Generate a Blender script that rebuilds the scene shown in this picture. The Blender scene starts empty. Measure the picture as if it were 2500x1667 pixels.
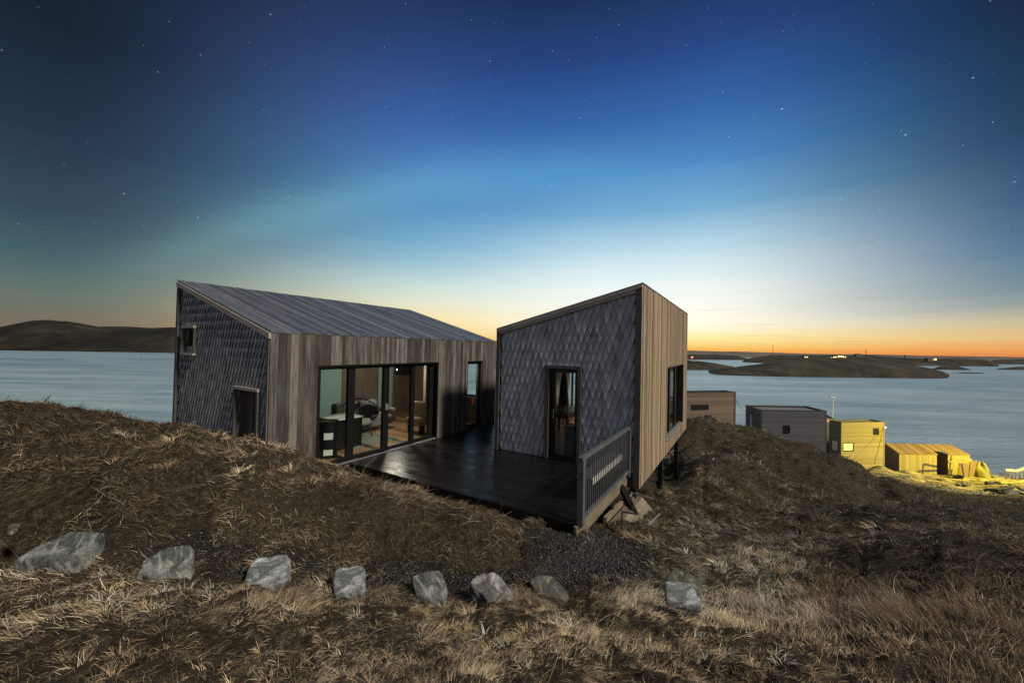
import bpy, math, random
import numpy as np
from mathutils import Vector, Matrix
rad = math.radians
sc = bpy.context.scene
COL = sc.collection
RNG = np.random.default_rng(7)
random.seed(7)

# ------------------------------------------------------------------ camera
FPX, YAW, PITCH, ROLL = 943.25, .5413, .0168, .0214
EYE = np.array([0., 0., 2.5])
_c, _s = math.cos(YAW), math.sin(YAW)
FW = np.array([-_s * math.cos(PITCH), _c * math.cos(PITCH), math.sin(PITCH)])
_R = np.array([_c, _s, 0.]); _U = np.cross(_R, FW)
RT = math.cos(ROLL) * _R + math.sin(ROLL) * _U
UP = -math.sin(ROLL) * _R + math.cos(ROLL) * _U
cam = bpy.data.cameras.new("camera")
camo = bpy.data.objects.new("camera", cam)
COL.objects.link(camo)
camo.matrix_world = Matrix(((RT[0], UP[0], -FW[0], EYE[0]), (RT[1], UP[1], -FW[1], EYE[1]),
                            (RT[2], UP[2], -FW[2], EYE[2]), (0, 0, 0, 1)))
cam.sensor_width = 36
cam.lens = 36 * FPX / 2500
cam.clip_start = .05
cam.clip_end = 60000
sc.camera = camo

def ray(u, v): return FW + RT * (u - 1250) / FPX - UP * (v - 833.5) / FPX
def Pd(u, v, d): return EYE + ray(u, v) * d
def Pz(u, v, z):
    r = ray(u, v); return EYE + r * (z - EYE[2]) / r[2]
def Px(u, v, x):
    r = ray(u, v); return EYE + r * (x - EYE[0]) / r[0]
def Py(u, v, y):
    r = ray(u, v); return EYE + r * (y - EYE[1]) / r[1]

def lin(c):
    return tuple((x / 255 / 12.92) if x / 255 <= .04045 else ((x / 255 + .055) / 1.055) ** 2.4 for x in c) + (1.,)

# ------------------------------------------------------------------ node helpers
class NT:
    def __init__(s, tree): s.t = tree; s.n = tree.nodes; s.l = tree.links
    def new(s, ty, **kw):
        n = s.n.new(ty)
        for k, v in kw.items(): setattr(n, k, v)
        return n
    def put(s, sock, v):
        if isinstance(v, bpy.types.NodeSocket): s.l.new(v, sock)
        else: sock.default_value = v
    def m(s, op, a, b=0., c=None, clamp=False):
        n = s.new('ShaderNodeMath', operation=op, use_clamp=clamp)
        s.put(n.inputs[0], a); s.put(n.inputs[1], b)
        if c is not None: s.put(n.inputs[2], c)
        return n.outputs[0]
    def ramp(s, fac, stops, interp='LINEAR'):
        n = s.new('ShaderNodeValToRGB'); cr = n.color_ramp; cr.interpolation = interp
        while len(cr.elements) < len(stops): cr.elements.new(1.)
        for e, (p, c) in zip(cr.elements, stops):
            e.position = p; e.color = c if len(c) == 4 else tuple(c) + (1.,)
        s.put(n.inputs[0], fac); return n.outputs[0]
    def mix(s, f, a, b, bt='MIX'):
        n = s.new('ShaderNodeMix', data_type='RGBA', blend_type=bt)
        s.put(n.inputs[0], f); s.put(n.inputs[6], a); s.put(n.inputs[7], b); return n.outputs[2]
    def rng(s, v, a, b, c=0., d=1., it='LINEAR'):
        n = s.new('ShaderNodeMapRange', interpolation_type=it)
        for i, x in enumerate((v, a, b, c, d)): s.put(n.inputs[i], x)
        return n.outputs[0]
    def noise(s, vec, scale, detail=4., rough=.55, dist=0., out=0):
        n = s.new('ShaderNodeTexNoise'); s.put(n.inputs['Vector'], vec)
        n.inputs['Scale'].default_value = scale; n.inputs['Detail'].default_value = detail
        n.inputs['Roughness'].default_value = rough; n.inputs['Distortion'].default_value = dist
        return n.outputs[out]
    def map(s, vec, scale=(1, 1, 1), rot=(0, 0, 0)):
        n = s.new('ShaderNodeMapping'); s.put(n.inputs['Vector'], vec)
        n.inputs['Scale'].default_value = scale; n.inputs['Rotation'].default_value = rot
        return n.outputs[0]
    def coord(s, o='Object'): return s.new('ShaderNodeTexCoord').outputs[o]
    def attr(s, name, o=0): return s.new('ShaderNodeAttribute', attribute_name=name).outputs[o]

def mat(name):
    m = bpy.data.materials.new(name); m.use_nodes = True
    m.node_tree.nodes.clear()
    nt = NT(m.node_tree); out = nt.new('ShaderNodeOutputMaterial')
    return m, nt, out

def pbr(name, color, rough=.6, metal=0., bump=None, spec=.5, coat=0.):
    """color: rgb tuple or function(nt)->socket ; bump: function(nt)->(height socket, strength, distance)"""
    m, nt, out = mat(name)
    b = nt.new('ShaderNodeBsdfPrincipled')
    c = color(nt) if callable(color) else tuple(color) + (1.,)
    nt.put(b.inputs['Base Color'], c)
    nt.put(b.inputs['Roughness'], rough(nt) if callable(rough) else rough)
    b.inputs['Metallic'].default_value = metal
    b.inputs['Specular IOR Level'].default_value = spec
    b.inputs['Coat Weight'].default_value = coat
    if bump:
        h, st, di = bump(nt)
        bn = nt.new('ShaderNodeBump'); nt.put(bn.inputs['Height'], h)
        bn.inputs['Strength'].default_value = st; bn.inputs['Distance'].default_value = di
        nt.l.new(bn.outputs[0], b.inputs['Normal'])
    nt.l.new(b.outputs[0], out.inputs[0])
    return m

# ------------------------------------------------------------------ world: dusk sky with glow, aurora, stars
world = bpy.data.worlds.new("World"); sc.world = world; world.use_nodes = True
wt = NT(world.node_tree); wt.n.clear()
wout = wt.new('ShaderNodeOutputWorld'); wbg = wt.new('ShaderNodeBackground')
D = wt.coord('Generated')
sep = wt.new('ShaderNodeSeparateXYZ'); wt.l.new(D, sep.inputs[0])
az = wt.m('MULTIPLY', wt.m('ARCTAN2', sep.outputs[0], sep.outputs[1]), 180 / math.pi)
el = wt.m('MULTIPLY', wt.m('ARCSINE', sep.outputs[2]), 180 / math.pi)
# thin streaky cloud bands near the horizon bend the gradient a little
cl = wt.noise(wt.map(D, (2.2, 2.2, 38.)), 1.6, 4., .6)
el2 = wt.m('ADD', el, wt.m('MULTIPLY', wt.m('SUBTRACT', cl, .5), wt.rng(el, 0, 14, .7, 1.2)))
te = wt.m('DIVIDE', el2, 60., clamp=True)
def skr(pts): return wt.ramp(te, [(e / 60, lin(c)) for e, c in pts])
rG = skr([(0, (242, 166, 78)), (.8, (250, 208, 114)), (1.8, (254, 234, 160)), (3.6, (255, 248, 226)), (8.6, (230, 239, 236)), (14, (172, 205, 220)),
          (19, (104, 160, 198)), (24, (62, 126, 184)), (30, (36, 92, 158)), (36, (24, 62, 122)), (42, (15, 42, 84)), (60, (10, 24, 50))])
rM = skr([(0, (236, 186, 108)), (4, (246, 226, 166)), (6.5, (222, 226, 204)), (9, (188, 214, 212)), (12, (138, 184, 204)), (15, (100, 162, 198)), (20, (62, 130, 184)),
          (25, (46, 110, 176)), (30, (34, 86, 156)), (36, (24, 62, 122)), (42, (16, 44, 86)), (60, (10, 24, 48))])
rL = skr([(0, (112, 104, 92)), (2, (116, 111, 98)), (4, (100, 114, 107)), (6, (80, 108, 108)), (8.5, (56, 92, 102)), (12, (37, 70, 90)),
          (19, (19, 47, 72)), (28, (10, 27, 46)), (44, (10, 24, 44)), (60, (9, 20, 36))])
rR = skr([(0, (222, 116, 56)), (.8, (236, 156, 88)), (1.9, (226, 186, 128)), (3.4, (190, 180, 150)), (5, (132, 146, 150)), (6.4, (94, 126, 142)), (10, (50, 96, 132)),
          (14, (31, 70, 110)), (20, (18, 46, 80)), (30, (11, 26, 46)), (60, (9, 20, 38))])
sky = wt.mix(wt.rng(az, -82, -42, 0, 1, 'SMOOTHSTEP'), rL, rM)
sky = wt.mix(wt.rng(az, -50, -16, 0, 1, 'SMOOTHSTEP'), sky, rG)
sky = wt.mix(wt.rng(az, -7, 27, 0, 1, 'SMOOTHSTEP'), sky, rR)
# the sky behind the photographer: pale late dusk, out of frame
rB = skr([(0, (158, 152, 144)), (8, (150, 152, 156)), (20, (124, 133, 148)), (40, (74, 86, 106)), (60, (30, 40, 58))])
sky = wt.mix(wt.rng(az, 48, 110, 0, 1, 'SMOOTHSTEP'), sky, rB)
sky = wt.mix(wt.rng(az, -104, -150, 0, 1, 'SMOOTHSTEP'), sky, rB)
hs = wt.new('ShaderNodeHueSaturation'); wt.put(hs.inputs['Saturation'], wt.m('MULTIPLY', wt.rng(az, -78, -30, .86, .97), wt.rng(az, 4, 24, 1., 1.04))); wt.put(hs.inputs['Fac'], wt.rng(el, 4, 12, 0, 1)); wt.put(hs.inputs['Value'], wt.rng(az, -75, -20, .96, 1.12)); wt.l.new(sky, hs.inputs['Color']); sky = hs.outputs[0]
# thin dark cloud streaks low in the glow
cs = wt.noise(wt.map(D, (3., 3., 90.)), 2.2, 3., .55)
csf = wt.m('MULTIPLY', wt.rng(cs, .56, .72, 0, .22), wt.rng(el, 1, 12, 1, 0))
sky = wt.mix(csf, sky, lin((150, 140, 130)))
# aurora arch
a2 = wt.m('ADD', az, 26.); elc = wt.m('SUBTRACT', 24.6, wt.m('MULTIPLY', wt.m('MULTIPLY', a2, a2), .0066))
wob = wt.m('MULTIPLY', wt.m('SUBTRACT', wt.noise(wt.map(D, (3, 3, 1.)), 1.4, 2.), .5), 2.5)
dd = wt.m('DIVIDE', wt.m('SUBTRACT', wt.m('SUBTRACT', el, elc), wob), wt.rng(el, 8, 26, 2.4, 3.1))
band = wt.m('EXPONENT', wt.m('MULTIPLY', wt.m('MULTIPLY', dd, dd), -1.))
fade = wt.m('MULTIPLY', wt.rng(az, -82, -64, 0, 1, 'SMOOTHSTEP'), wt.rng(az, -48, 12, 1, 0, 'SMOOTHSTEP'))
hz = wt.rng(az, -80, -45, 0.85, 1.)
au = wt.m('MULTIPLY', wt.m('MULTIPLY', band, fade), hz)
auc = wt.mix(1., wt.ramp(au, [(0, (0, 0, 0)), (1, (.034, .085, .066))]), sky, 'ADD')
sky = auc
# stars
def stars(scale, r, thr, gain):
    vo = wt.new('ShaderNodeTexVoronoi', feature='F1'); wt.put(vo.inputs['Vector'], D); vo.inputs['Scale'].default_value = scale
    s2 = wt.new('ShaderNodeSeparateColor'); wt.l.new(vo.outputs['Color'], s2.inputs[0])
    k = wt.m('GREATER_THAN', s2.outputs[0], thr)
    core = wt.rng(vo.outputs['Distance'], 0., wt.m('MULTIPLY', wt.m('ADD', s2.outputs[1], .35), r), 1, 0)
    return wt.m('MULTIPLY', wt.m('MULTIPLY', core, k), wt.m('MULTIPLY', s2.outputs[2], gain))
st = wt.m('ADD', stars(30., .05, .62, 1.3), stars(70., .085, .6, .6))
st = wt.m('MULTIPLY', st, wt.rng(el, 6, 14, 0, 1))
sky = wt.mix(1., sky, wt.ramp(st, [(0, (0, 0, 0)), (1, (.9, .97, 1.))]), 'ADD')
# a physical twilight sky laid faintly under the painted colours
nis = wt.new('ShaderNodeTexSky', sky_type='NISHITA', sun_disc=False)
nis.sun_elevation = rad(-2.); nis.sun_rotation = rad(-6); nis.altitude = 10
sky = wt.mix(.04, sky, nis.outputs[0])
gx = wt.m('DIVIDE', wt.m('ADD', az, 4.), 17.); gy = wt.m('DIVIDE', wt.m('SUBTRACT', el, 4.5), 3.4)
gl_ = wt.m('EXPONENT', wt.m('MULTIPLY', wt.m('ADD', wt.m('MULTIPLY', gx, gx), wt.m('MULTIPLY', gy, gy)), -1.))
gm_ = wt.new('ShaderNodeVectorMath', operation='SCALE'); wt.l.new(sky, gm_.inputs[0]); wt.put(gm_.inputs['Scale'], wt.m('ADD', 1., wt.m('MULTIPLY', gl_, .05))); sky = gm_.outputs[0]
# below the horizon: dim
sky = wt.mix(wt.rng(el, -1.5, -.2, 0, 1), (.03, .035, .045, 1), sky)
wt.l.new(sky, wbg.inputs[0]); wbg.inputs[1].default_value = .95
wt.l.new(wbg.outputs[0], wout.inputs[0])

# low warm key from the right
sun = bpy.data.lights.new("sun", 'SUN'); sun.energy = 3.3; sun.angle = rad(7); sun.color = (1., .88, .69)
suno = bpy.data.objects.new("sun", sun); COL.objects.link(suno)
SUN_AZ, SUN_EL = rad(93), rad(42)       # azimuth measured from +y towards +x
sdir = Vector((math.sin(SUN_AZ) * math.cos(SUN_EL), math.cos(SUN_AZ) * math.cos(SUN_EL), math.sin(SUN_EL)))
suno.rotation_euler = sdir.to_track_quat('Z', 'Y').to_euler()

sc.view_settings.view_transform = 'Standard'; sc.view_settings.look = 'None'
sc.view_settings.exposure = .14; sc.view_settings.gamma = 1.
sc.cycles.max_bounces = 8; sc.cycles.transparent_max_bounces = 12
sc.cycles.sample_clamp_indirect = 4.
sc.cycles.use_denoising = True

# ------------------------------------------------------------------ numpy noise
def _h(ix, iy, seed):
    n = (ix.astype(np.int64) * 374761393 + iy.astype(np.int64) * 668265263 + seed * 1442695041) & 0x7fffffff
    n = ((n ^ (n >> 13)) * 1274126177) & 0x7fffffff
    n = n ^ (n >> 16)
    return (n & 0xffff) / 65535.
def vn(x, y, seed=0):
    x = np.asarray(x, float); y = np.asarray(y, float)
    ix = np.floor(x); iy = np.floor(y); fx = x - ix; fy = y - iy
    fx = fx * fx * (3 - 2 * fx); fy = fy * fy * (3 - 2 * fy)
    a = _h(ix, iy, seed); b = _h(ix + 1, iy, seed); c = _h(ix, iy + 1, seed); d = _h(ix + 1, iy + 1, seed)
    return (a * (1 - fx) + b * fx) * (1 - fy) + (c * (1 - fx) + d * fx) * fy
def fbm(x, y, o=4, seed=0, g=.5):
    x = np.asarray(x, float); y = np.asarray(y, float)
    s = 0; a = 1; t = 0
    for i in range(o):
        s = s + a * vn(x * 2 ** i + 17 * i, y * 2 ** i - 9 * i, seed + i); t += a; a *= g
    return s / t
def sstep(a, b, x):
    t = np.clip((x - a) / (b - a), 0, 1); return t * t * (3 - 2 * t)

# ------------------------------------------------------------------ mesh helpers
def tag(o, label=None, cat=None, group=None, kind=None):
    if label: o['label'] = label
    if cat: o['category'] = cat
    if group: o['group'] = group
    if kind: o['kind'] = kind
    return o
def thing(name, label, cat, loc=(0, 0, 0), group=None, rotz=0.):
    o = bpy.data.objects.new(name, None); COL.objects.link(o); o.location = loc; o.rotation_euler = (0, 0, rotz)
    o.empty_display_size = .2
    return tag(o, label, cat, group)

class MB:
    def __init__(s): s.v = []; s.f = []; s.t = []
    def add(s, vs, fs, tone=None):
        k = len(s.v); s.v.extend([tuple(map(float, p)) for p in vs]); s.f.extend([tuple(i + k for i in f) for f in fs])
        s.t.extend([random.random() if tone is None else tone] * len(fs)); return s
    def box(s, a, b, tone=None):
        (x0, y0, z0), (x1, y1, z1) = [(min(p, q), max(p, q)) for p, q in zip(a, b)][0:0] or ((min(a[0], b[0]), min(a[1], b[1]), min(a[2], b[2])), (max(a[0], b[0]), max(a[1], b[1]), max(a[2], b[2])))
        return s.add([(x0, y0, z0), (x1, y0, z0), (x1, y1, z0), (x0, y1, z0), (x0, y0, z1), (x1, y0, z1), (x1, y1, z1), (x0, y1, z1)],
                     [(3, 2, 1, 0), (4, 5, 6, 7), (0, 1, 5, 4), (1, 2, 6, 5), (2, 3, 7, 6), (3, 0, 4, 7)], tone)
    def hexa(s, p, tone=None):      # 8 points, bottom ring then top ring
        return s.add(p, [(3, 2, 1, 0), (4, 5, 6, 7), (0, 1, 5, 4), (1, 2, 6, 5), (2, 3, 7, 6), (3, 0, 4, 7)], tone)
    def bar(s, a, b, w, h=None, up=(0, 0, 1), tone=None):
        a = Vector(a); b = Vector(b); h = h or w; d = (b - a).normalized(); u = Vector(up)
        if abs(d.dot(u)) > .98: u = Vector((0, 1, 0))
        x = d.cross(u).normalized() * w / 2; y = x.cross(d).normalized() * h / 2
        p = [a - x - y, a + x - y, a + x + y, a - x + y, b - x - y, b + x - y, b + x + y, b - x + y]
        return s.add(p, [(3, 2, 1, 0), (4, 5, 6, 7), (0, 1, 5, 4), (1, 2, 6, 5), (2, 3, 7, 6), (3, 0, 4, 7)], tone)
    def tube(s, pts, r, n=8, tone=None, cap=True):
        pts = [Vector(p) for p in pts]; rings = []
        rr = r if isinstance(r, (list, tuple)) else [r] * len(pts)
        vs = []; u = None
        for i, p in enumerate(pts):
            d = (pts[min(i + 1, len(pts) - 1)] - pts[max(i - 1, 0)]).normalized()
            if u is None: u = Vector((0, 0, 1)) if abs(d.z) < .9 else Vector((1, 0, 0))
            x = d.cross(u).normalized(); y = x.cross(d); u = y
            vs += [p + (x * math.cos(2 * math.pi * k / n) + y * math.sin(2 * math.pi * k / n)) * rr[i] for k in range(n)]
        fs = [(i * n + k, i * n + (k + 1) % n, (i + 1) * n + (k + 1) % n, (i + 1) * n + k) for i in range(len(pts) - 1) for k in range(n)]
        if cap: fs += [tuple(range(n))[::-1], tuple((len(pts) - 1) * n + k for k in range(n))]
        return s.add(vs, fs, tone)
    def lathe(s, c, prof, n=16, tone=None):
        vs = []; fs = []
        for r, z in prof: vs += [(c[0] + r * math.cos(2 * math.pi * k / n), c[1] + r * math.sin(2 * math.pi * k / n), c[2] + z) for k in range(n)]
        for i in range(len(prof) - 1): fs += [(i * n + k, i * n + (k + 1) % n, (i + 1) * n + (k + 1) % n, (i + 1) * n + k) for k in range(n)]
        fs += [tuple(range(n))[::-1], tuple((len(prof) - 1) * n + k for k in range(n))]
        return s.add(vs, fs, tone)
    def build(s, name, m, parent=None, smooth=False, bevel=0., off=None):
        me = bpy.data.meshes.new(name)
        v = s.v
        if off is None and parent is not None:
            w = Vector((0, 0, 0)); p = parent
            while p is not None: w += p.location; p = p.parent
            off = w
        if off is not None: v = [(a - off[0], b - off[1], c - off[2]) for a, b, c in v]
        me.from_pydata(v, [], s.f)
        at = me.attributes.new('tone', 'FLOAT', 'FACE'); at.data.foreach_set('value', np.array(s.t, np.float32))
        if smooth: me.polygons.foreach_set('use_smooth', [True] * len(me.polygons))
        me.materials.append(m); me.update()
        o = bpy.data.objects.new(name, me); COL.objects.link(o)
        if parent is not None: o.parent = parent
        if bevel:
            b = o.modifiers.new('bevel', 'BEVEL'); b.width = bevel; b.segments = 2; b.limit_method = 'ANGLE'
        return o

def mesh_np(name, V, F3, m, F4=None, colors=None, smooth=False):
    me = bpy.data.meshes.new(name)
    nt_, nq = (0 if F3 is None else len(F3)), (0 if F4 is None else len(F4))
    me.vertices.add(len(V)); me.vertices.foreach_set('co', np.ascontiguousarray(V, np.float32).ravel())
    idx = []; 
    if nq: idx.append(np.asarray(F4).ravel())
    if nt_: idx.append(np.asarray(F3).ravel())
    idx = np.concatenate(idx).astype(np.int32)
    me.loops.add(len(idx)); me.loops.foreach_set('vertex_index', idx)
    ls = np.concatenate([np.arange(nq) * 4, nq * 4 + np.arange(nt_) * 3]).astype(np.int32)
    me.polygons.add(nq + nt_); me.polygons.foreach_set('loop_start', ls)
    if smooth: me.polygons.foreach_set('use_smooth', np.ones(nq + nt_, bool))
    if colors is not None:
        ca = me.attributes.new('col', 'FLOAT_COLOR', 'POINT')
        c4 = np.ones((len(V), 4), np.float32); c4[:, :3] = colors; ca.data.foreach_set('color', c4.ravel())
    me.materials.append(m); me.update(calc_edges=True); me.validate()
    o = bpy.data.objects.new(name, me); COL.objects.link(o)
    return o

# ------------------------------------------------------------------ materials
def wood_color(dark, mid, light, axis=2, grey=0.25, knots=True):
    """weathered boards: per-board tone, streaks along `axis`, knots"""
    def f(nt):
        co = nt.coord('Object'); t = nt.attr('tone', 2)
        off = nt.new('ShaderNodeVectorMath', operation='ADD'); nt.l.new(co, off.inputs[0])
        cx = nt.new('ShaderNodeCombineXYZ')
        for i in range(3): nt.put(cx.inputs[i], nt.m('MULTIPLY', t, 37. + 11 * i))
        nt.l.new(cx.outputs[0], off.inputs[1]); v = off.outputs[0]
        s = [26., 26., 26.]; s[axis] = 1.1
        g = nt.noise(nt.map(v, tuple(s)), 1., 5., .65, .6)
        s2 = [5., 5., 5.]; s2[axis] = 1.6
        b = nt.noise(nt.map(v, tuple(s2)), 1., 3., .6, .4)
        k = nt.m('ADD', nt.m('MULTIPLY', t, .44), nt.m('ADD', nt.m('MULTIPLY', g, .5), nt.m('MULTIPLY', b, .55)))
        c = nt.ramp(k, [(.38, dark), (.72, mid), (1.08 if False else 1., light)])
        # grey silvering in patches
        gp = nt.rng(nt.noise(nt.map(v, tuple(x * .6 for x in s2)), 1., 3.), .45, .7, 0, grey)
        c = nt.mix(gp, c, tuple([sum(light[:3]) / 3 * .8, sum(light[:3]) / 3 * .84, sum(light[:3]) / 3 * .95, 1.]))
        if knots:
            vo = nt.new('ShaderNodeTexVoronoi'); s3 = [9., 9., 9.]; s3[axis] = 2.4
            nt.l.new(nt.map(v, tuple(s3)), vo.inputs['Vector']); vo.inputs['Scale'].default_value = 1.
            kk = nt.rng(vo.outputs['Distance'], .04, .16, .75, 0)
            c = nt.mix(kk, c, tuple(x * .45 for x in dark[:3]) + (1.,))
        return c
    return f
def wood_bump(axis=2, st=.35):
    def f(nt):
        s = [60., 60., 60.]; s[axis] = 2.
        return nt.noise(nt.map(nt.coord('Object'), tuple(s)), 1., 4., .6), st, .004
    return f
M = {}
M['plank'] = pbr('weathered_plank', wood_color((.016, .012, .011, 1), (.058, .047, .043, 1), (.20, .178, .168, 1), grey=.5), .78, bump=wood_bump())
M['plank_b'] = pbr('golden_plank', wood_color((.085, .058, .036, 1), (.25, .178, .112, 1), (.45, .35, .24, 1), grey=.12), .75, bump=wood_bump())
M['roof'] = pbr('grey_roof_board', wood_color((.028, .032, .042, 1), (.062, .07, .09, 1), (.13, .145, .18, 1), axis=0, grey=.4, knots=False), .55, bump=wood_bump(0))
M['shingle'] = pbr('slate_dark_shingle', wood_color((.13, .132, .142, 1), (.31, .31, .325, 1), (.52, .515, .52, 1), axis=2, grey=.35, knots=False), .6, bump=wood_bump(2, .3))
M['shingle_b'] = pbr('dark_shingle', wood_color((.16, .165, .18, 1), (.36, .37, .40, 1), (.58, .58, .61, 1), axis=2, grey=.35, knots=False), .5, bump=wood_bump(2, .3))
M['trim'] = pbr('trim_board', wood_color((.16, .135, .115, 1), (.30, .26, .23, 1), (.46, .41, .37, 1), axis=0, grey=.2, knots=False), .7, bump=wood_bump(0))
M['trimv'] = pbr('dark_trim_board', wood_color((.04, .035, .035, 1), (.085, .075, .075, 1), (.14, .125, .125, 1), axis=2, grey=.2, knots=False), .65, bump=wood_bump(2))
def deckcol(nt):
    co = nt.coord('Object'); t = nt.attr('tone', 2)
    g = nt.noise(nt.map(co, (1.4, 34, 34)), 1., 5., .6)
    w = nt.noise(co, 1.3, 3.)
    k = nt.m('ADD', nt.m('MULTIPLY', t, .4), nt.m('ADD', nt.m('MULTIPLY', g, .35), nt.m('MULTIPLY', w, .3)))
    return nt.ramp(k, [(.25, (.003, .003, .0035)), (.6, (.0065, .006, .0065)), (.9, (.014, .012, .012))])
M['deck'] = pbr('wet_deck_board', deckcol, lambda nt: nt.rng(nt.noise(nt.map(nt.coord('Object'), (1.1, 3., 3.)), 1., 4., .6), .35, .68, .2, .45),
                bump=lambda nt: (nt.noise(nt.map(nt.coord('Object'), (3., 26, 26)), 1., 4., .6), .45, .006), spec=.55)
M['black'] = pbr('black_frame', (.008, .008, .009), .35)
M['steel'] = pbr('dark_steel', (.03, .03, .033), .5, .6)
M['galv'] = pbr('galvanised_metal', lambda nt: nt.ramp(nt.noise(nt.coord(), 14., 3.), [(.3, (.28, .29, .32)), (.7, (.42, .43, .46))]), .45, .7)
M['white'] = pbr('white_paint', (.72, .72, .68), .5)
M['railgrey'] = pbr('grey_blue_paint', lambda nt: nt.ramp(nt.noise(nt.coord(), 9., 3.), [(.3, (.07, .076, .088)), (.7, (.125, .132, .148))]), .5)
M['beam'] = pbr('tan_beam', wood_color((.05, .04, .025, 1), (.12, .10, .065, 1), (.22, .19, .13, 1), axis=1, grey=.15), .8, bump=wood_bump(1))
M['floor'] = pbr('oak_floor', wood_color((.15, .08, .04, 1), (.30, .17, .09, 1), (.42, .27, .15, 1), axis=0, grey=.05), .3)
M['inner'] = pbr('inner_panel', wood_color((.10, .075, .06, 1), (.19, .145, .115, 1), (.27, .21, .17, 1), axis=2, grey=.05, knots=False), .6)
M['ceil'] = pbr('inner_ceiling', (.28, .24, .20), .8)
M['slate'] = pbr('slate_grey_siding', lambda nt: nt.mix(nt.attr('tone', 2), (.05, .053, .068, 1), (.075, .078, .095, 1)), .75)
M['rosewood'] = pbr('rosy_grey_siding', lambda nt: nt.mix(nt.attr('tone', 2), (.075, .052, .054, 1), (.125, .09, .094, 1)), .75)
M['palewood'] = pbr('pale_siding', lambda nt: nt.mix(nt.attr('tone', 2), (.155, .135, .085, 1), (.235, .205, .135, 1)), .75)
M['roofdark'] = pbr('dark_roof_felt', (.035, .036, .04), .85)
M['roofflat'] = pbr('grey_roof_felt', (.12, .125, .135), .6)

def glassmat(name, tint, ior=1.5):
    m, nt, out = mat(name)
    tr = nt.new('ShaderNodeBsdfTransparent'); tr.inputs[0].default_value = tint + (1,)
    gl = nt.new('ShaderNodeBsdfGlossy'); gl.inputs['Roughness'].default_value = .01; gl.inputs[0].default_value = (1, 1, 1, 1)
    fr = nt.new('ShaderNodeFresnel'); fr.inputs[0].default_value = ior
    mx = nt.new('ShaderNodeMixShader'); nt.put(mx.inputs[0], nt.m('MULTIPLY', fr.outputs[0], nt.m('SUBTRACT', 1., nt.new('ShaderNodeNewGeometry').outputs['Backfacing']))); nt.l.new(tr.outputs[0], mx.inputs[1]); nt.l.new(gl.outputs[0], mx.inputs[2])
    nt.l.new(mx.outputs[0], out.inputs[0]); return m
M['glass'] = glassmat('window_glass', (.93, .97, .95))
def bright_sheet_mat():
    m, nt, out = mat('mint_bright_sheet')
    d = nt.new('ShaderNodeBsdfDiffuse'); d.inputs[0].default_value = (.80, .93, .87, 1)
    t = nt.new('ShaderNodeBsdfTranslucent'); t.inputs[0].default_value = (.72, .92, .82, 1)
    mx = nt.new('ShaderNodeMixShader'); mx.inputs[0].default_value = .7
    nt.l.new(d.outputs[0], mx.inputs[1]); nt.l.new(t.outputs[0], mx.inputs[2]); nt.l.new(mx.outputs[0], out.inputs[0]); return m
M['bright_sheet'] = bright_sheet_mat()  # mint colour paints the window view's brightness onto an added sheet
def emis(name, col, st):
    m, nt, out = mat(name); e = nt.new('ShaderNodeEmission'); e.inputs[0].default_value = col + (1,); e.inputs[1].default_value = st
    nt.l.new(e.outputs[0], out.inputs[0]); return m

# ------------------------------------------------------------------ terrain height field
SEA = -17.5
AX0, AX1, AY0, AY1 = -11.233, -7.159, 3.649, 10.883     # main cabin footprint
BX0, BX1, BY0, BY1 = -5.276, -1.781, 8.053, 15.364      # small cabin footprint
CP = []
def cz(u, v, z): p = Pz(u, v, z); CP.append((p[0], p[1], z))
def cd(u, v, d): p = Pd(u, v, d); CP.append(tuple(p))
def cw(x, y, z): CP.append((x, y, z))
# behind and under the photographer
for a in range(0, 360, 30): cw(.9 * math.cos(rad(a)), .9 * math.sin(rad(a)), .85)
for a, z in ((190, 1.1), (220, 1.3), (250, 1.5), (280, 1.5), (310, 1.3), (340, .9), (10, .6)): cw(5 * math.cos(rad(a)), 5 * math.sin(rad(a)), z)
for a, z in ((190, 1.), (230, 2.4), (270, 3.), (310, 2.2), (350, .4)): cw(20 * math.cos(rad(a)), 20 * math.sin(rad(a)), z)
for a, z in ((190, -6), (230, 5), (270, 7), (310, 5), (350, -4)): cw(70 * math.cos(rad(a)), 70 * math.sin(rad(a)), z)
# near edge
for u, z in ((-500, .78), (0, .74), (600, .72), (1250, .68), (1900, .66), (2500, .72), (3000, .8)): cz(u, 1667, z)
# pale lip in front of the stones
for u, v, z in ((-300, 1400, .66), (0, 1410, .58), (300, 1425, .5), (600, 1450, .40), (900, 1475, .30), (1250, 1475, .22), (1600, 1490, .16), (1900, 1500, .18), (2200, 1480, .42)): cz(u, v, z)
for u, v, z in ((600, 1550, .60), (1250, 1560, .5), (1900, 1580, .45), (0, 1530, .66)): cz(u, v, z)
# stone trough
for u, v, z in ((-300, 1330, .55), (0, 1330, .46), (140, 1350, .38), (400, 1385, .27), (650, 1415, .14), (860, 1430, .06), (1050, 1435, .0), (1200, 1430, -.05), (1350, 1430, -.08),
                (1450, 1385, -.16), (1450, 1320, -.22), (1350, 1330, -.12), (1670, 1430, -.08), (1650, 1350, -.25), (1560, 1300, -.42)): cz(u, v, z)
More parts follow.
